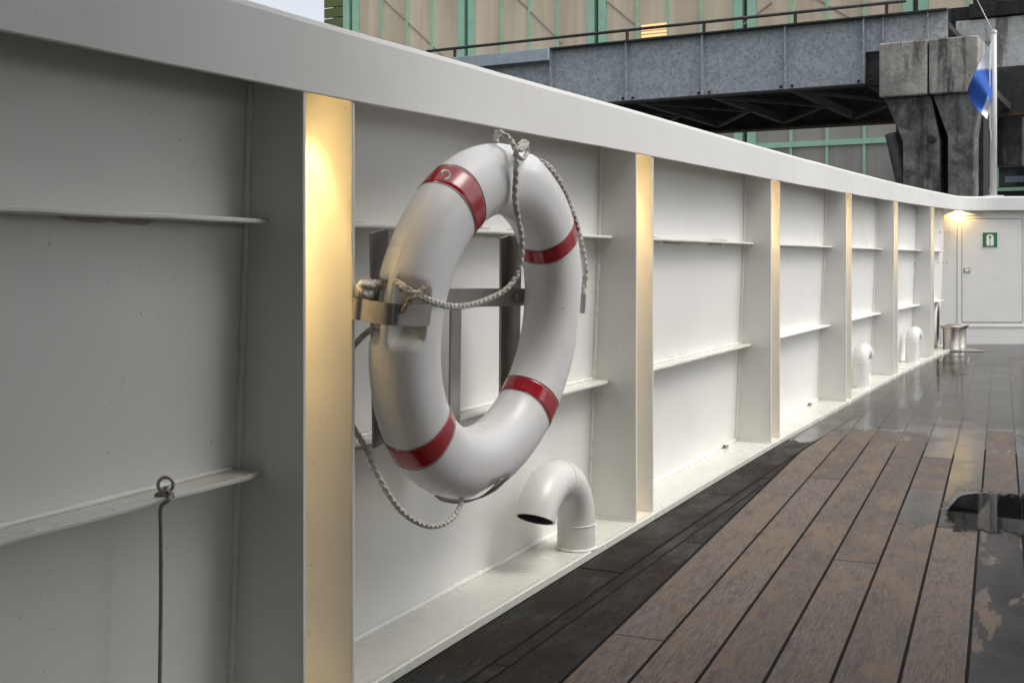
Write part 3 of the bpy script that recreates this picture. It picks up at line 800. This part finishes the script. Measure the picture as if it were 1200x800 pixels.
def ring_pt(th, ph, grow=0.0, pockets=True):
    ra, rb = RA, RB
    e = 2.3  # superellipse, slightly boxy
    cx, sx_ = math.cos(ph), math.sin(ph)
    a = ra*math.copysign(abs(cx)**(2/e), cx); c = rb*math.copysign(abs(sx_)**(2/e), sx_)
    k = 1+grow/ra; a *= k; c *= 1+grow/rb
    if pockets:
        p_ = 0
        for t0 in PK:
            dth = abs((th-t0+math.pi) % (2*math.pi)-math.pi); p_ = max(p_, (1-min(1, max(0, (dth-.10)/.09)))*(1.0 if t0 == PK[0] else .35))
        p_ = p_*p_*(3-2*p_)
        wphi = abs(ph)
        lo_, hi_ = .10, .17
        fin = min(1, max(0, (wphi-lo_)/(hi_-lo_)))
        fade = 1-min(1, max(0, (wphi-.95)/.45)); fade = fade*fade*(3-2*fade)
        a -= p_*fin*fade*.046*(max(0, cx)**.5 if cx > 0 else 0)
        # moulded parting line on the outer rim
        if wphi < .05: a += .0005
    rr = RM+a
    return B(rr*math.cos(th), rr*math.sin(th), c)
lb = thing('lifebuoy', 'white ring lifebuoy with four red bands hanging on a steel rack against the bulwark', 'lifebuoy', BC)
NT, NP = 300, 112
phs = []
# denser near the rim
for k in range(NP):
    t_ = -1+2*k/NP; phs.append(math.pi*(abs(t_)**1.5)*(1 if t_ >= 0 else -1))
b = MB(); vs = []; fs = []
for i in range(NT):
    th = 2*math.pi*i/NT
    for ph in phs: vs.append(ring_pt(th, ph))
for i in range(NT):
    i2 = (i+1) % NT
    for k in range(NP):
        k2 = (k+1) % NP; fs.append((i*NP+k, i2*NP+k, i2*NP+k2, i*NP+k2))
b.add(vs, fs, 0, True); b.build('ring', M['ring'], lb)
for deg in (127, 37, -137, -41):
    th0 = R(deg); hw = .080; b = MB(); vs = []; fs = []; n1, n2 = 12, 72
    for i in range(n1+1):
        th = th0-hw+2*hw*i/n1
        g_ = .0014 if 0 < i < n1 else -.0005
        for k in range(n2): vs.append(ring_pt(th, 2*math.pi*k/n2-math.pi, g_, False))
    for i in range(n1):
        for k in range(n2):
            k2 = (k+1) % n2; fs.append((i*n2+k, (i+1)*n2+k, (i+1)*n2+k2, i*n2+k2))
    b.add(vs, fs, 0, True); band = b.build('reflective_band', M['red'], lb)
    for e_ in (-1, 1):
        b = MB(); b.tube([ring_pt(th0+e_*(hw+.003), 2*math.pi*k/n2-math.pi, .0004, False) for k in range(n2+1)], .0011, 5, caps=False); b.build('band_edge', M['steel_dull'], lb)
zz_ = [(519, 207), (517, 203), (520, 200), (525, 201), (527, 205), (525, 209), (521, 210)]
b = MB(); b.tube(catmull([bpx(x, y, .058) for x, y in zz_], 4), .0022, 5); b.build('worn_print', M['signwhite'], lb)
# hole in the left fin
for t0 in PK[:1]:
    c0 = B((RM+.050)*math.cos(t0-.135), (RM+.050)*math.sin(t0-.135), .0105)
    b = MB(); b.lathe(c0, [(0, .0006), (.0065, .0006), (.0085, .0015), (.0095, -.001)], 18, ax=(bt, bz, bn2)); b.build('eyelet', M['rubber'], lb)
# scratches / moulded seam marks
for pts in ([(658, 361), (668, 363), (676, 365)], [(657, 422), (664, 425), (670, 424)]):
    b = MB(); b.tube([bpx(x, y, .052) for x, y in pts], .0006, 4); b.build('seam_mark', M['rubber'], lb)
# grab line: from the left eyelet across, up and over the top
g1 = [(463, 330, .012), (470, 334, .035), (479, 340, .058), (490, 346, .064), (508, 354, .06), (530, 359, .05), (552, 357, .045), (575, 349, .045), (594, 338, .05), (606, 322, .055), (611, 300, .058), (611, 276, .06), (607, 255, .064), (603.5, 232, .068), (604.5, 208, .071), (605, 188, .072), (604, 175, .066), (597, 163, .045), (589, 157, .03), (582.5, 156, .012), (581, 163, 0.0), (582, 172, -.01)]
b = MB(); rope_mb(b, [bpx(x, y, c) for x, y, c in g1], .0062, .034, strands=6); b.build('grab_line', M['rope'], lb)
kn = [(603, 182, .076), (608, 174, .070), (615, 170, .055), (618, 177, .05), (613, 186, .062), (606, 182, .075), (605, 174, .078), (611, 176, .07), (618, 168, .05), (613, 166, .05), (607, 171, .06)]
b = MB(); rope_mb(b, [bpx(x, y, c) for x, y, c in kn], .0046, .026, strands=6); b.build('knot', M['rope'], lb)
g2 = [(622, 184, .01), (629, 188, .030), (640, 193, .040), (650, 204, .045), (660, 221, .045), (669, 243, .042), (676, 265, .04), (682, 290, .038), (686, 315, .035), (685, 332, .032), (682, 344, .03)]
b = MB(); rope_mb(b, [bpx(x, y, c) for x, y, c in g2], .0066, .036, strands=6); b.build('grab_line', M['rope'], lb)
b = MB(); b.bar(bpx(684, 344, .03), bpx(682.5, 367, .03), .012, .010, up=bn2); b.build('line_clip', M['steel_dull'], lb, bevel=.002)
g3 = [(541, 580, .02), (540, 590, .03), (533, 603, .04), (520, 613, .045), (505, 616, .045), (488, 611, .04), (470, 598, .03), (455, 578, .02), (443, 556, -.0), (432, 532, -.03), (423, 515, -.055), (415, 502, -.08), (408, 490, -.11)]
b = MB(); rope_mb(b, [bpx(x, y, c) for x, y, c in g3], .0056, .03, strands=6); b.build('grab_line', M['rope'], lb)
# tan lashing crossing near the eyelet
g4 = [(500, 335, .066), (493, 341, .066), (484, 348, .064), (477, 357, .058), (472, 366, .052)]
b = MB(); rope_mb(b, [bpx(x, y, c) for x, y, c in g4], .0056, .03, strands=6); b.build('lashing', M['rope_tan'], lb)

# ------------------------------------------------------------------ rack of stainless flat bars
rk = thing('lifebuoy_rack', 'stainless flat bar rack with clamp strap holding the lifebuoy', 'rack', B(0, -.36, -.1))
def fb(p0, p1, c, wd, th, nm='bar', m='steel_dull'):
    a_ = bpx(*p0, c); e_ = bpx(*p1, c); bb = MB(); t_ = (e_-a_).normalized()
    x_ = t_.cross(bn2).normalized(); bb.box((a_+e_)/2, wd, (e_-a_).length, th, (x_, t_, bn2)); return bb.build(nm, M[m], rk, bevel=.0012)
fb((444, 270), (447, 520), -.085, .055, .006)
fb((466, 290), (458, 500), -.10, .006, .04)
fb((534, 347), (532, 496), -.075, .040, .006)
fb((594, 276), (593, 476), -.105, .060, .006, 'bar', 'steel')
fb((603, 276), (600, 470), -.088, .006, .036)
fb((440, 350), (618, 348), -.068, .040, .006, 'cross_bar', 'steel')
b = MB(); c0 = bpx(605, 348, -.063); b.lathe(c0, [(0, .004), (.006, .004), (.007, 0)], 10, ax=(bt, bz, bn2)); b.build('bolt', M['steel'], rk)
# clamp strap wrapping the ring's outer side on the left
zc = .036
path = [(-.20, -.068), (-.33, -.066), (-.40, -.045), (-.400, -.026), (-.403, -.006), (-.403, .022), (-.399, .033), (-.391, .038), (-.39, .043), (-.36, .055), (-.330, .064), (-.322, .064), (-.318, .058)]
Q = catmull([Vector((a, c, 0)) for a, c in path], 6)
b = MB(); hh = .0195; vs = []; fs = []; th_ = .0035
for i, q_ in enumerate(Q):
    d_ = (Q[min(i+1, len(Q)-1)]-Q[max(i-1, 0)]).normalized(); nn = Vector((-d_.y, d_.x, 0))
    for (dz, dn) in ((-hh, 0), (hh, 0), (hh, th_), (-hh, th_)): p_ = q_+nn*dn; vs.append(B(p_.x, zc+dz, p_.y))
for i in range(len(Q)-1):
    for k in range(4): fs.append((i*4+k, i*4+(k+1) % 4, (i+1)*4+(k+1) % 4, (i+1)*4+k))
m_ = (len(Q)-1)*4; fs += [(0, 1, 2, 3), (m_, m_+1, m_+2, m_+3)]
b.add(vs, fs, 0, False); b.build('clamp_strap', M['steel_dull'], rk, bevel=.0008)
# cradle hook under the ring
b = MB(); Q = catmull([bpx(515, 579, -.075), bpx(524, 585, -.055), bpx(540, 588, -.03), bpx(556, 586, -.0), bpx(572, 579, .03), bpx(583, 570, .045), bpx(592, 560, .052)], 8)
vs = []; fs = []
for i, q_ in enumerate(Q):
    d_ = (Q[min(i+1, len(Q)-1)]-Q[max(i-1, 0)]).normalized(); sd_ = bt; nn = d_.cross(bt).normalized()
    for (du, dn) in ((-.02, 0), (.02, 0), (.02, .003), (-.02, .003)): vs.append(q_+bt*du+nn*dn)
for i in range(len(Q)-1):
    for k in range(4): fs.append((i*4+k, i*4+(k+1) % 4, (i+1)*4+(k+1) % 4, (i+1)*4+k))
m_ = (len(Q)-1)*4; fs += [(0, 1, 2, 3), (m_, m_+1, m_+2, m_+3)]
b.add(vs, fs, 0, True); b.build('cradle_hook', M['steel_dull'], rk)

# throwing line knotted behind the ring
tl_ = thing('throwing_line', 'grey rope knotted in a bundle between the glowing rib and the lifebuoy', 'rope', bpx(430, 345, -.03))
kn = [(462, 331, -.01), (450, 335, -.03), (440, 338, -.05), (430, 331, -.05), (422, 333, -.05), (420, 343, -.045), (430, 348, -.04), (438, 342, -.04), (434, 330, -.05), (425, 336, -.035), (427, 346, -.03), (436, 340, -.04), (430, 328, -.055), (418, 338, -.075), (406, 345, -.10)]
b = MB(); rope_mb(b, [bpx(x, y, c) for x, y, c in kn], .0058, .03, strands=6); b.build('knot', M['rope'], tl_)
kn = [(406, 334, -.10), (419, 337, -.065), (432, 336, -.035), (441, 330, -.045), (434, 345, -.05), (424, 347, -.05), (426, 334, -.03), (437, 335, -.035), (449, 329, -.03)]
b = MB(); rope_mb(b, [bpx(x, y, c) for x, y, c in kn], .0052, .03, strands=6); b.build('knot', M['rope'], tl_)
t2_ = [(478, 378, -.02), (462, 380, -.03), (446, 380, -.03), (432, 388, -.05), (420, 399, -.075), (412, 409, -.095), (405, 418, -.12)]
b = MB(); rope_mb(b, [bpx(x, y, c) for x, y, c in t2_], .006, .032, strands=6); b.build('rope_tail', M['rope'], tl_)
s = s_at_px(570, -.09); pts = [W(s_at_px(x, -.08), hull_off(SUP)+o_, SUP+.014) for x, o_ in ((530, .02), (545, .03), (556, .035), (565, .025), (573, .03), (582, .02))]
b = MB(); rope_mb(b, pts, .0045, .026, strands=3); b.build('rope_tail', M['rope'], tl_)

# ------------------------------------------------------------------ eye bolt with hanging cord on the lower ledge, left
def wall_px(px_, off, z=None, py_=None):
    lo, hi = .3, ribs[4]
    for _ in range(50):
        mid = (lo+hi)/2; p = W(mid, off, 0)
        if p.y < .3 or HX+F*p.x/p.y < px_: lo = mid
        else: hi = mid
    return lo
eo = hull_off(SLO)+.048
s = wall_px(194, eo); base_p = W(s, eo, SLO+.008)
eb = thing('eye_bolt', 'small steel ring bolt standing on the lower ledge at the left', 'eye bolt', base_p)
t = T(s); b = MB(); rc = base_p+Vector((0, 0, .015)); up = Vector((0, 0, 1)); rt = Vector((1, .1, 0)).normalized()
b.tube([rc+(rt*math.cos(a)+up*math.sin(a))*.0115 for a in [2*math.pi*k/28 for k in range(29)]], .0028, 10, caps=False); b.build('eye', M['steel_dull'], eb)
b = MB(); b.lathe(base_p, [(.009, 0), (.009, .003), (.005, .004), (.004, .012)], 14); b.build('shank', M['steel_dull'], eb)
cord = thing('cord', 'thin dark cord knotted to the ring bolt and hanging straight down', 'cord', rc-Vector((0, 0, .5)))
c0 = base_p+N(s)*.020-t*.022
pts = [rc+Vector((.002, -.006, -.004)), rc+Vector((.012, -.012, -.012)), c0+Vector((.008, -.01, .0)), c0+Vector((-.004, -.01, -.012)), c0+Vector((-.006, -.004, -.05)), c0+Vector((-.007, 0, -.15)), c0+Vector((-.009, 0, -.3)), c0+Vector((-.011, 0, -.42))]
b = MB(); b.tube(catmull(pts, 10), .0031, 10); b.build('hanging_cord', M['cord'], cord)
kp = [rc+Vector(v) for v in ((-.010, -.012, -.012), (.006, -.018, -.006), (.014, -.01, -.014), (.004, -.004, -.020), (-.010, -.010, -.016), (-.004, -.020, -.010), (.010, -.018, -.018), (.002, -.012, -.024), (-.008, -.014, -.020))]
b = MB(); rope_mb(b, kp, .0036, .016, strands=6, n=5); b.build('knot', M['cord'], cord)

# ------------------------------------------------------------------ flagstaff and flag
fy = 11.0
fp = px2(1164, 225, fy); fp.z = hr(S_TOT)+.128
fs_ = thing('flagpole', 'slim white flagstaff standing on the far bulwark rail', 'flagpole', fp)
top_p = px2(1164.5, 37, fy)
b = MB(); b.tube([fp, top_p], .028, 16, radii=[.034, .027]); b.build('staff', M['pole'], fs_)
b = MB(); b.box(fp+Vector((0, 0, .012)), .16, .1, .024); b.build('foot', M['pole'], fs_, bevel=.004)
b = MB(); b.lathe(top_p, [(.03, -.02), (.031, .004), (.02, .012), (0, .014)], 16); b.build('truck', M['pole'], fs_)
b = MB(); b.tube([px2(1160, 60, fy-.04), px2(1159.5, 120, fy-.04), px2(1160, 150, fy-.05), px2(1161.5, 160, fy-.06), px2(1160.5, 172, fy-.04)], .006, 6); b.build('halyard', M['rope'], fs_)
b = MB(); b.tube([top_p+Vector((0, 0, -.02)), px2(1145, 0, 11.6), px2(1128, -40, 12.4)], .005, 6); b.build('stay_wire', M['steel_dull'], fs_)
fl_ = thing('flag', 'limp blue and white flag drooping from the flagstaff', 'flag', px2(1162, 137, fy))
NU, NV = 26, 36
def flagp(u, v):
    y_h = 50+v*62
    x = 1162.5; 
    # corner points in photo pixels, cloth hangs with two soft folds
    topx, topy = 1162.5+(1134-1162.5)*(u**.75), 50+(104-50)*u**.9
    botx, boty = 1163+(1157-1163)*u, 112+(140-112)*u
    X_ = topx+(botx-topx)*v; Y_ = topy+(boty-topy)*v
    belly = math.sin(math.pi*v)*u*(-5.0); X_ += belly
    dep = .09*math.sin(u*7+v*3.5)*u+.10*math.sin(v*4.0)*u
    return px2(X_, Y_, fy-.03+dep-.1*u*math.sin(math.pi*v))
for nm, test, mm in (('white_field', lambda u, v: (50+v*62)+u*0 < 0, 'flag_white'),):
    pass
def split(u, v): # diagonal party line
    p_ = flagp(u, v); y_ = HY-(p_.z-EYE)*F/p_.y
    return y_ < 82 or (v > .80 and u > .35)
for nm, want, mm in (('white_field', True, 'flag_white'), ('blue_field', False, 'flag_blue')):
    b = MB(); vs = []; fs = []
    for i in range(NU+1):
        for j in range(NV+1): vs.append(flagp(i/NU, j/NV))
    for i in range(NU):
        for j in range(NV):
            if split((i+.5)/NU, (j+.5)/NV) == want: q_ = i*(NV+1)+j; fs.append((q_, q_+NV+1, q_+NV+2, q_+1))
    b.add(vs, fs, 0, True); o = b.build(nm, M[mm], fl_)
    md = o.modifiers.new('thickness', 'SOLIDIFY'); md.thickness = .003

# ------------------------------------------------------------------ background frame: direction common to hall and footbridge
DD = Vector((.8716, -.4902, 0)); NN = Vector((-.4902, -.8716, 0)); UZ = Vector((0, 0, 1))
AX = (DD, NN, UZ)
def hit_s(org, px_):   # parameter along DD from org seen at px
    k = (px_-HX)/F; return (k*org.y-org.x)/(DD.x-k*DD.y)
def zat(org, px_, py_):
    s_ = hit_s(org, px_); p = org+DD*s_; return EYE+(HY-py_)*p.y/F

# ---- hall
HO = Vector((9.23, 45.0, 0))
hall = thing('hall_building', 'large hall with mint green frames and milky beige glazing behind the footbridge', 'building', (HO.x, HO.y, -.3))
zA = 5.25   # horizontal mullion
BAY = 6.38
rows = [(-.2, 2.1), (2.2, 5.05), (5.25, 7.6), (7.7, 14.2)]
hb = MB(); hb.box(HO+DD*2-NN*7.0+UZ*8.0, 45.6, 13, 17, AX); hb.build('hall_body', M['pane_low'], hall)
pane_mesh = {}
def hallbox(name, m, s_, z_, ws, wz, th, out, key=None, parent=hall):
    key = (round(ws, 3), round(wz, 3), round(th, 3), m)
    if key not in pane_mesh:
        b_ = MB(); b_.box((0, 0, 0), ws, th, wz, AX); me = bpy.data.meshes.new(name)
        me.from_pydata(b_.v, [], b_.f); me.materials.append(M[m]); pane_mesh[key] = me
    o_ = link(name, pane_mesh[key], parent); o_.location = HO+DD*s_+NN*out+UZ*z_-parent.location; return o_
sL = hit_s(HO, 407); first = hit_s(HO, 413)
k = 0
bay_s = [first+BAY*i for i in range(0, 7)]
for bi, s0_ in enumerate(bay_s):
    hallbox('mullion', 'mint', s0_-.27, 7, .34, 15, .30, .0)
    hallbox('mullion', 'mint', s0_+.27, 7, .34, 15, .30, .0)
    if bi == len(bay_s)-1: break
    w_ = (BAY-.88)
    olive = bi >= 5
    for q in range(4):
        ps = s0_+.44+w_*(q+.5)/4
        for ri, (za, zb) in enumerate(rows):
            if olive:
                # olive cladding boards on the upper part
                if ri == 3:
                    nb = 12
                    for e_ in range(nb):
                        z1 = za+(zb-za)*(e_+.5)/nb
                        hallbox('panel', 'olive', ps, z1, w_/4-.03, (zb-za)/nb-.04, .06, .06)
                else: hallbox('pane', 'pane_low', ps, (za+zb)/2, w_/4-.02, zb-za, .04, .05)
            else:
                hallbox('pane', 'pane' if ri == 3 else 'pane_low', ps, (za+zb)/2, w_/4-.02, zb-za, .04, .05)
        if q < 3: hallbox('mullion', 'mint', s0_+.44+w_*(q+1)/4, 7, .10, 15, .16, .08)
    for z_, h_ in ((2.15, .12), (5.15, .2), (7.65, .12), (14.25, .3)):
        hallbox('transom', 'mint', s0_+BAY/2, z_, w_-.0, h_, .14, .13)
# olive louvred end
sa_, sb_ = hit_s(HO, 382), hit_s(HO, 406)
for e_ in range(26):
    z1 = 2+e_*.5; hallbox('louvre', 'olive', (sa_+sb_)/2, z1, sb_-sa_, .44, .12, .08)
# diagonal braces behind the glazing show as brown lines: thin rods just proud of it
M['brace'] = mat('brown_brace', (.36, .29, .22), .6)
for (x0_, y0_, x1_, y1_) in ((446, -4, 520, 66), (600, -8, 660, 52), (905, 4, 866, 34), (700, -8, 745, 30), (940, -10, 1000, 24)):
    q0 = HO+DD*hit_s(HO, x0_)+NN*.085; q1 = HO+DD*hit_s(HO, x1_)+NN*.085
    q0.z = zat(HO, x0_, y0_); q1.z = zat(HO, x1_, y1_)
    b = MB(); b.bar(q0, q1, .07, .03, up=NN); b.build('brace', M['brace'], hall)
# lit lamp in the hall glazing
s_ = hit_s(HO, 768); b = MB(); c_ = HO+DD*s_+NN*.075; c_.z = zat(HO, 768, 38)
for dz in (-.28, -.14, 0, .14, .28): b.box(c_+UZ*dz, 1.15, .02, .08, AX)
b.build('lit_window_strip', M['warm_lamp'], hall)

# ---- footbridge
GO = px2(904, HY, 24.0); GO.z = 0
zb_, zt_ = EYE+3.47, EYE+4.80
fbg = thing('footbridge', 'galvanised plate girder footbridge with ribbed sides crossing behind the bulwark', 'bridge', (GO.x, GO.y, zb_))
sW, sE = hit_s(GO, 560), hit_s(GO, 1013.5)
sEE = hit_s(GO, 1111)
st = [hit_s(GO, x) for x in (648, 736, 825, 922, 1013.5)]
st = [st[0]-(st[1]-st[0])*1.0*k_ for k_ in (4, 3, 2, 1)]+st
for a_, e_ in zip(st, st[1:]):
    b = MB(); b.box(GO+DD*((a_+e_)/2)+UZ*(zb_+zt_)/2, e_-a_-.012, .012, zt_-zb_-.03, AX); b.build('web_panel', M['galv'], fbg)
# raised end part of the girder
znotch = zat(GO, 1040, 60)
zn = znotch
b = MB(); b.box(GO+DD*((sE+sEE)/2)+UZ*(zn+zt_)/2, sEE-sE, .012, zt_-zn-.03, AX); b.build('web_panel', M['galv'], fbg)
b = MB(); b.box(GO+DD*((sE+hit_s(GO, 1030))/2)+UZ*(zb_+zn)/2-NN*.1, hit_s(GO, 1030)-sE, .012, zn-zb_, AX); b.build('web_panel', M['galv_dark'], fbg)
for s_ in st:
    b = MB(); b.box(GO+DD*s_+NN*.075+UZ*(zb_+zt_)/2, .03, .14, zt_-zb_-.03, AX); b.build('stiffener', M['galv'], fbg)
    b = MB()
    for dd_ in (-.12, .12): 
        for dz in (.09,): b.lathe(GO+DD*(s_+dd_)+NN*.008+UZ*(zb_+dz), [(0, .03), (.03, .02), (.03, 0)], 8, ax=(DD, UZ, NN))
    o = b.build('bolt', M['galv_dark'], fbg); o['kind'] = 'stuff'
for x_ in (1036, 1088): b = MB(); s_ = hit_s(GO, x_); b.box(GO+DD*s_+NN*.05+UZ*(zn+zt_)/2, .03, .09, zt_-zn-.03, AX); b.build('stiffener', M['galv'], fbg)
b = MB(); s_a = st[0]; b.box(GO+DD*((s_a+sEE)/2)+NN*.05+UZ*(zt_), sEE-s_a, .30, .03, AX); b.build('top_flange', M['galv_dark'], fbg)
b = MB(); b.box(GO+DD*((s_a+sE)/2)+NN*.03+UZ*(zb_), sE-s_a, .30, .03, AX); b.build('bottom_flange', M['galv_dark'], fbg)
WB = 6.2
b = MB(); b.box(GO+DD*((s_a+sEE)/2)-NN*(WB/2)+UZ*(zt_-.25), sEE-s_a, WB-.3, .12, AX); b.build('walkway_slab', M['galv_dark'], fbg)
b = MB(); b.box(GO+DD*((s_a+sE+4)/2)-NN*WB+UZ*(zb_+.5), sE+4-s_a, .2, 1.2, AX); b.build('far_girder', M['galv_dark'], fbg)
b = MB(); b.box(GO+DD*((s_a+sE+4)/2)-NN*(WB-.1)+UZ*(zb_-.06), sE+4-s_a, .4, .06, AX); b.build('far_flange', M['rust'], fbg)
for k_, s_ in enumerate(st+[sE+2]):
    b = MB(); b.box(GO+DD*s_-NN*(WB/2)+UZ*(zb_+.12), .14, WB-.3, .16, AX); b.build('cross_beam', M['galv_dark'], fbg)
    if k_ < len(st):
        s2 = (st+[sE+2])[k_+1] if k_+1 < len(st)+1 else s_+1.6
        for (o1_, o2_) in ((.3, WB/2), (WB-.3, WB/2)):
            b = MB(); b.bar(GO+DD*s_-NN*o1_+UZ*(zb_+.04), GO+DD*s2-NN*o2_+UZ*(zb_+.04), .10, .06); b.build('brace', M['rust' if (k_ % 3) == 0 else 'galv_dark'], fbg)
# handrail pipe
zr = zt_+.27
p0_ = GO+DD*hit_s(GO, 500)+UZ*zr; p1_ = GO+DD*hit_s(GO, 1062)+UZ*zr
b = MB(); b.tube([p0_, p1_], .035, 10); b.build('handrail', M['galv_dark'], fbg)
for x_ in (533, 735, 825, 932, 1039):
    s_ = hit_s(GO, x_); b = MB(); b.box(GO+DD*s_+UZ*(zt_+.13), .06, .05, .24, AX); b.build('rail_post', M['rust'], fbg)
# pale plate at the left end
s0_, s1_ = hit_s(GO, 500), hit_s(GO, 649)
b = MB(); b.box(GO+DD*((s0_+s1_)/2)+NN*.25+UZ*(zt_-.14), s1_-s0_, .08, .28, AX); b.build('edge_plate', M['blue_grey'], fbg, bevel=.01)

# ---- pier
PO = px2(1088, HY, 21.6); PO.z = 0
pier = thing('bridge_pier', 'weathered dark concrete pier with double block cap carrying the footbridge', 'pier', (PO.x, PO.y, -.3))
zc0, zc1 = zat(PO, 1088, 110.5), zat(PO, 1088, 46)
def cap(x0_, x1_):
    s0_, s1_ = hit_s(PO, x0_), hit_s(PO, x1_); b_ = MB(); b_.box(PO+DD*((s0_+s1_)/2)-NN*1.0+UZ*((zc0+zc1)/2), s1_-s0_, 2.0, zc1-zc0, AX)
    return b_.build('cap_block', M['concrete_cap'], pier, bevel=.03)
cap(1030, 1086.6); cap(1088.4, 1146.5)
def column(t0, t1, b0, b1, yk, nm='column'):
    z0_ = zat(PO, 1088, yk); f = []
    for (x_, z_) in ((t0, zc0), (t1, zc0), (b1, z0_), (b1, -.3), (b0, -.3), (b0, z0_)): f.append(PO+DD*hit_s(PO, x_)+UZ*z_-NN*.15)
    b_ = MB(); b_.prism(f, -NN*1.5); return b_.build(nm, M['concrete_col'], pier, bevel=.03)
column(1034, 1089, 1056, 1099, 163); column(1091, 1147, 1109, 1140, 160)
b = MB(); b.box(PO+DD*hit_s(PO, 1092)-NN*1.2+UZ*(zc0/2), 1.6, .8, zc0, AX); b.build('gap_backing', M['concrete_black'], pier)  # near-black box filling the dark gap between the two columns
b = MB(); q0 = PO+DD*hit_s(PO, 1040)-NN*.3; b.tube([q0+UZ*zat(PO, 1040, 155), PO+DD*hit_s(PO, 1053)-NN*.3+UZ*zat(PO, 1050, 212), PO+DD*hit_s(PO, 1056)-NN*.3+UZ*-.3], .11, 12); b.build('drain_pipe', M['galv_dark'], pier)
b = MB(); q0 = PO+DD*hit_s(PO, 1091)+UZ*zat(PO, 1091, 163); b.tube([q0-NN*.6, q0+NN*.05], .07, 12); b.build('drain_spout', M['concrete_black'], pier)

# ---- concrete beam behind the pier at the right
BO = px2(1150, HY, 28.0); BO.z = 0
cbm = thing('concrete_viaduct', 'pale concrete beam with dark overhanging slab behind the flagstaff', 'viaduct', (BO.x, BO.y, 2))
sA_, sB_ = hit_s(BO, 1120), hit_s(BO, 1500)
def bb_(name, y0_, y1_, m, th, back=0.0, sA=None, sB=None):
    z1 = zat(BO, 1175, y0_); z0_ = zat(BO, 1175, y1_); a_ = sA if sA is not None else sA_; e_ = sB if sB is not None else sB_
    b_ = MB(); b_.box(BO+DD*((a_+e_)/2)-NN*(back+th/2)+UZ*((z0_+z1)/2), e_-a_, th, z1-z0_, AX); return b_.build(name, M[m], cbm, bevel=.02)
bb_('beam', 20, 84, 'concrete_beam', 1.0)
bb_('overhang_slab', 2, 19, 'concrete_black', 1.6, back=-.1, sA=hit_s(BO, 1136))
b = bb_('upper_wall', -190, 1.5, 'concrete_black', 1.4, back=.3, sA=hit_s(BO, 1138))
bb_('soffit_beam', 85, 122, 'concrete_black', 1.4, back=.1)
b = MB(); b.box(BO+DD*hit_s(BO, 1108)-NN*1.2+UZ*(zat(BO, 1113, 32)), 2.6, 2.0, 1.0, AX); b.build('beam_end', M['concrete_black'], cbm)
b = MB(); b.box(BO+DD*hit_s(BO, 1162)-NN*1.4+UZ*((zat(BO, 1176, 190)+zat(BO, 1176, 124))/2), 1.15, .8, zat(BO, 1176, 124)-zat(BO, 1176, 190), AX); b.build('hanger_block', M['concrete_col'], cbm, bevel=.02)

# ---- low annex with dark windows at the right
AO = px2(1150, HY, 34.0); AO.z = 0
an = thing('annex_building', 'low building with dark windows in pale green frames at the right behind the flagstaff', 'building', (AO.x, AO.y, -.3))
zz = lambda y_: zat(AO, 1175, y_)
a_, e_ = hit_s(AO, 1120), hit_s(AO, 1420)
b = MB(); b.box(AO+DD*((a_+e_)/2)-NN*4.1+UZ*(zz(118)/2-.15), e_-a_, 8, zz(118)+.3, AX); b.build('wall', M['galv_dark'], an)
def ab(name, x0_, x1_, y0_, y1_, m, out, th=.08):
    s0_, s1_ = hit_s(AO, x0_), hit_s(AO, x1_); b_ = MB(); b_.box(AO+DD*((s0_+s1_)/2)+NN*out+UZ*((zz(y0_)+zz(y1_))/2), s1_-s0_, th, abs(zz(y0_)-zz(y1_)), AX); return b_.build(name, M[m], an)
ab('transom', 1120, 1400, 134, 140, 'mint', .04); ab('transom', 1120, 1400, 179, 186, 'mint', .04); ab('sill', 1120, 1400, 220, 224, 'mint', .04)
for x0_, x1_ in ((1140, 1160), (1163, 1186), (1189, 1240), (1243, 1300)):
    ab('pane', x0_, x1_, 122, 133, 'blue_glass', .01, .03); ab('pane', x0_, x1_, 141, 151, 'blue_glass', .01, .03)
    ab('pane', x0_, x1_, 153, 178, 'dark_glass', .01, .03)
for x0_, x1_ in ((1138, 1168), (1171, 1215), (1218, 1300)):
    ab('pane', x0_, x1_, 195, 219, 'dark_glass', .01, .03)
ab('lintel', 1120, 1400, 187, 193, 'concrete_beam', .05)
ab('mullion', 1168.4, 1170.6, 193.5, 219.5, 'mint', .03)
ab('notice', 1178, 1200, 207, 214, 'blue_glass', .03, .02)

# ------------------------------------------------------------------ deck house and overhang behind / above the camera
dh = thing('deckhouse', 'white deckhouse wall and overhanging upper deck sheltering the near planks', 'deckhouse', (2, -3.5, 0))
b = MB(); b.box((2.5, -3.6, 1.45), 11, .1, 2.95); b.build('wall', M['cabin'], dh)
b = MB(); b.box((2.7, -.96, 3.0), 11, 5.28, .16); b.build('overhang', M['soffit'], dh)
for (x_, y_) in ((4.2, 1.3), (-1.62, -.2)):
    b = MB(); b.lathe((x_, y_, 0 if x_ > 0 else 1.1), [(.05, 0), (.05, 2.92 if x_ > 0 else 1.82)], 16); b.build('post', M['cabin'], dh)
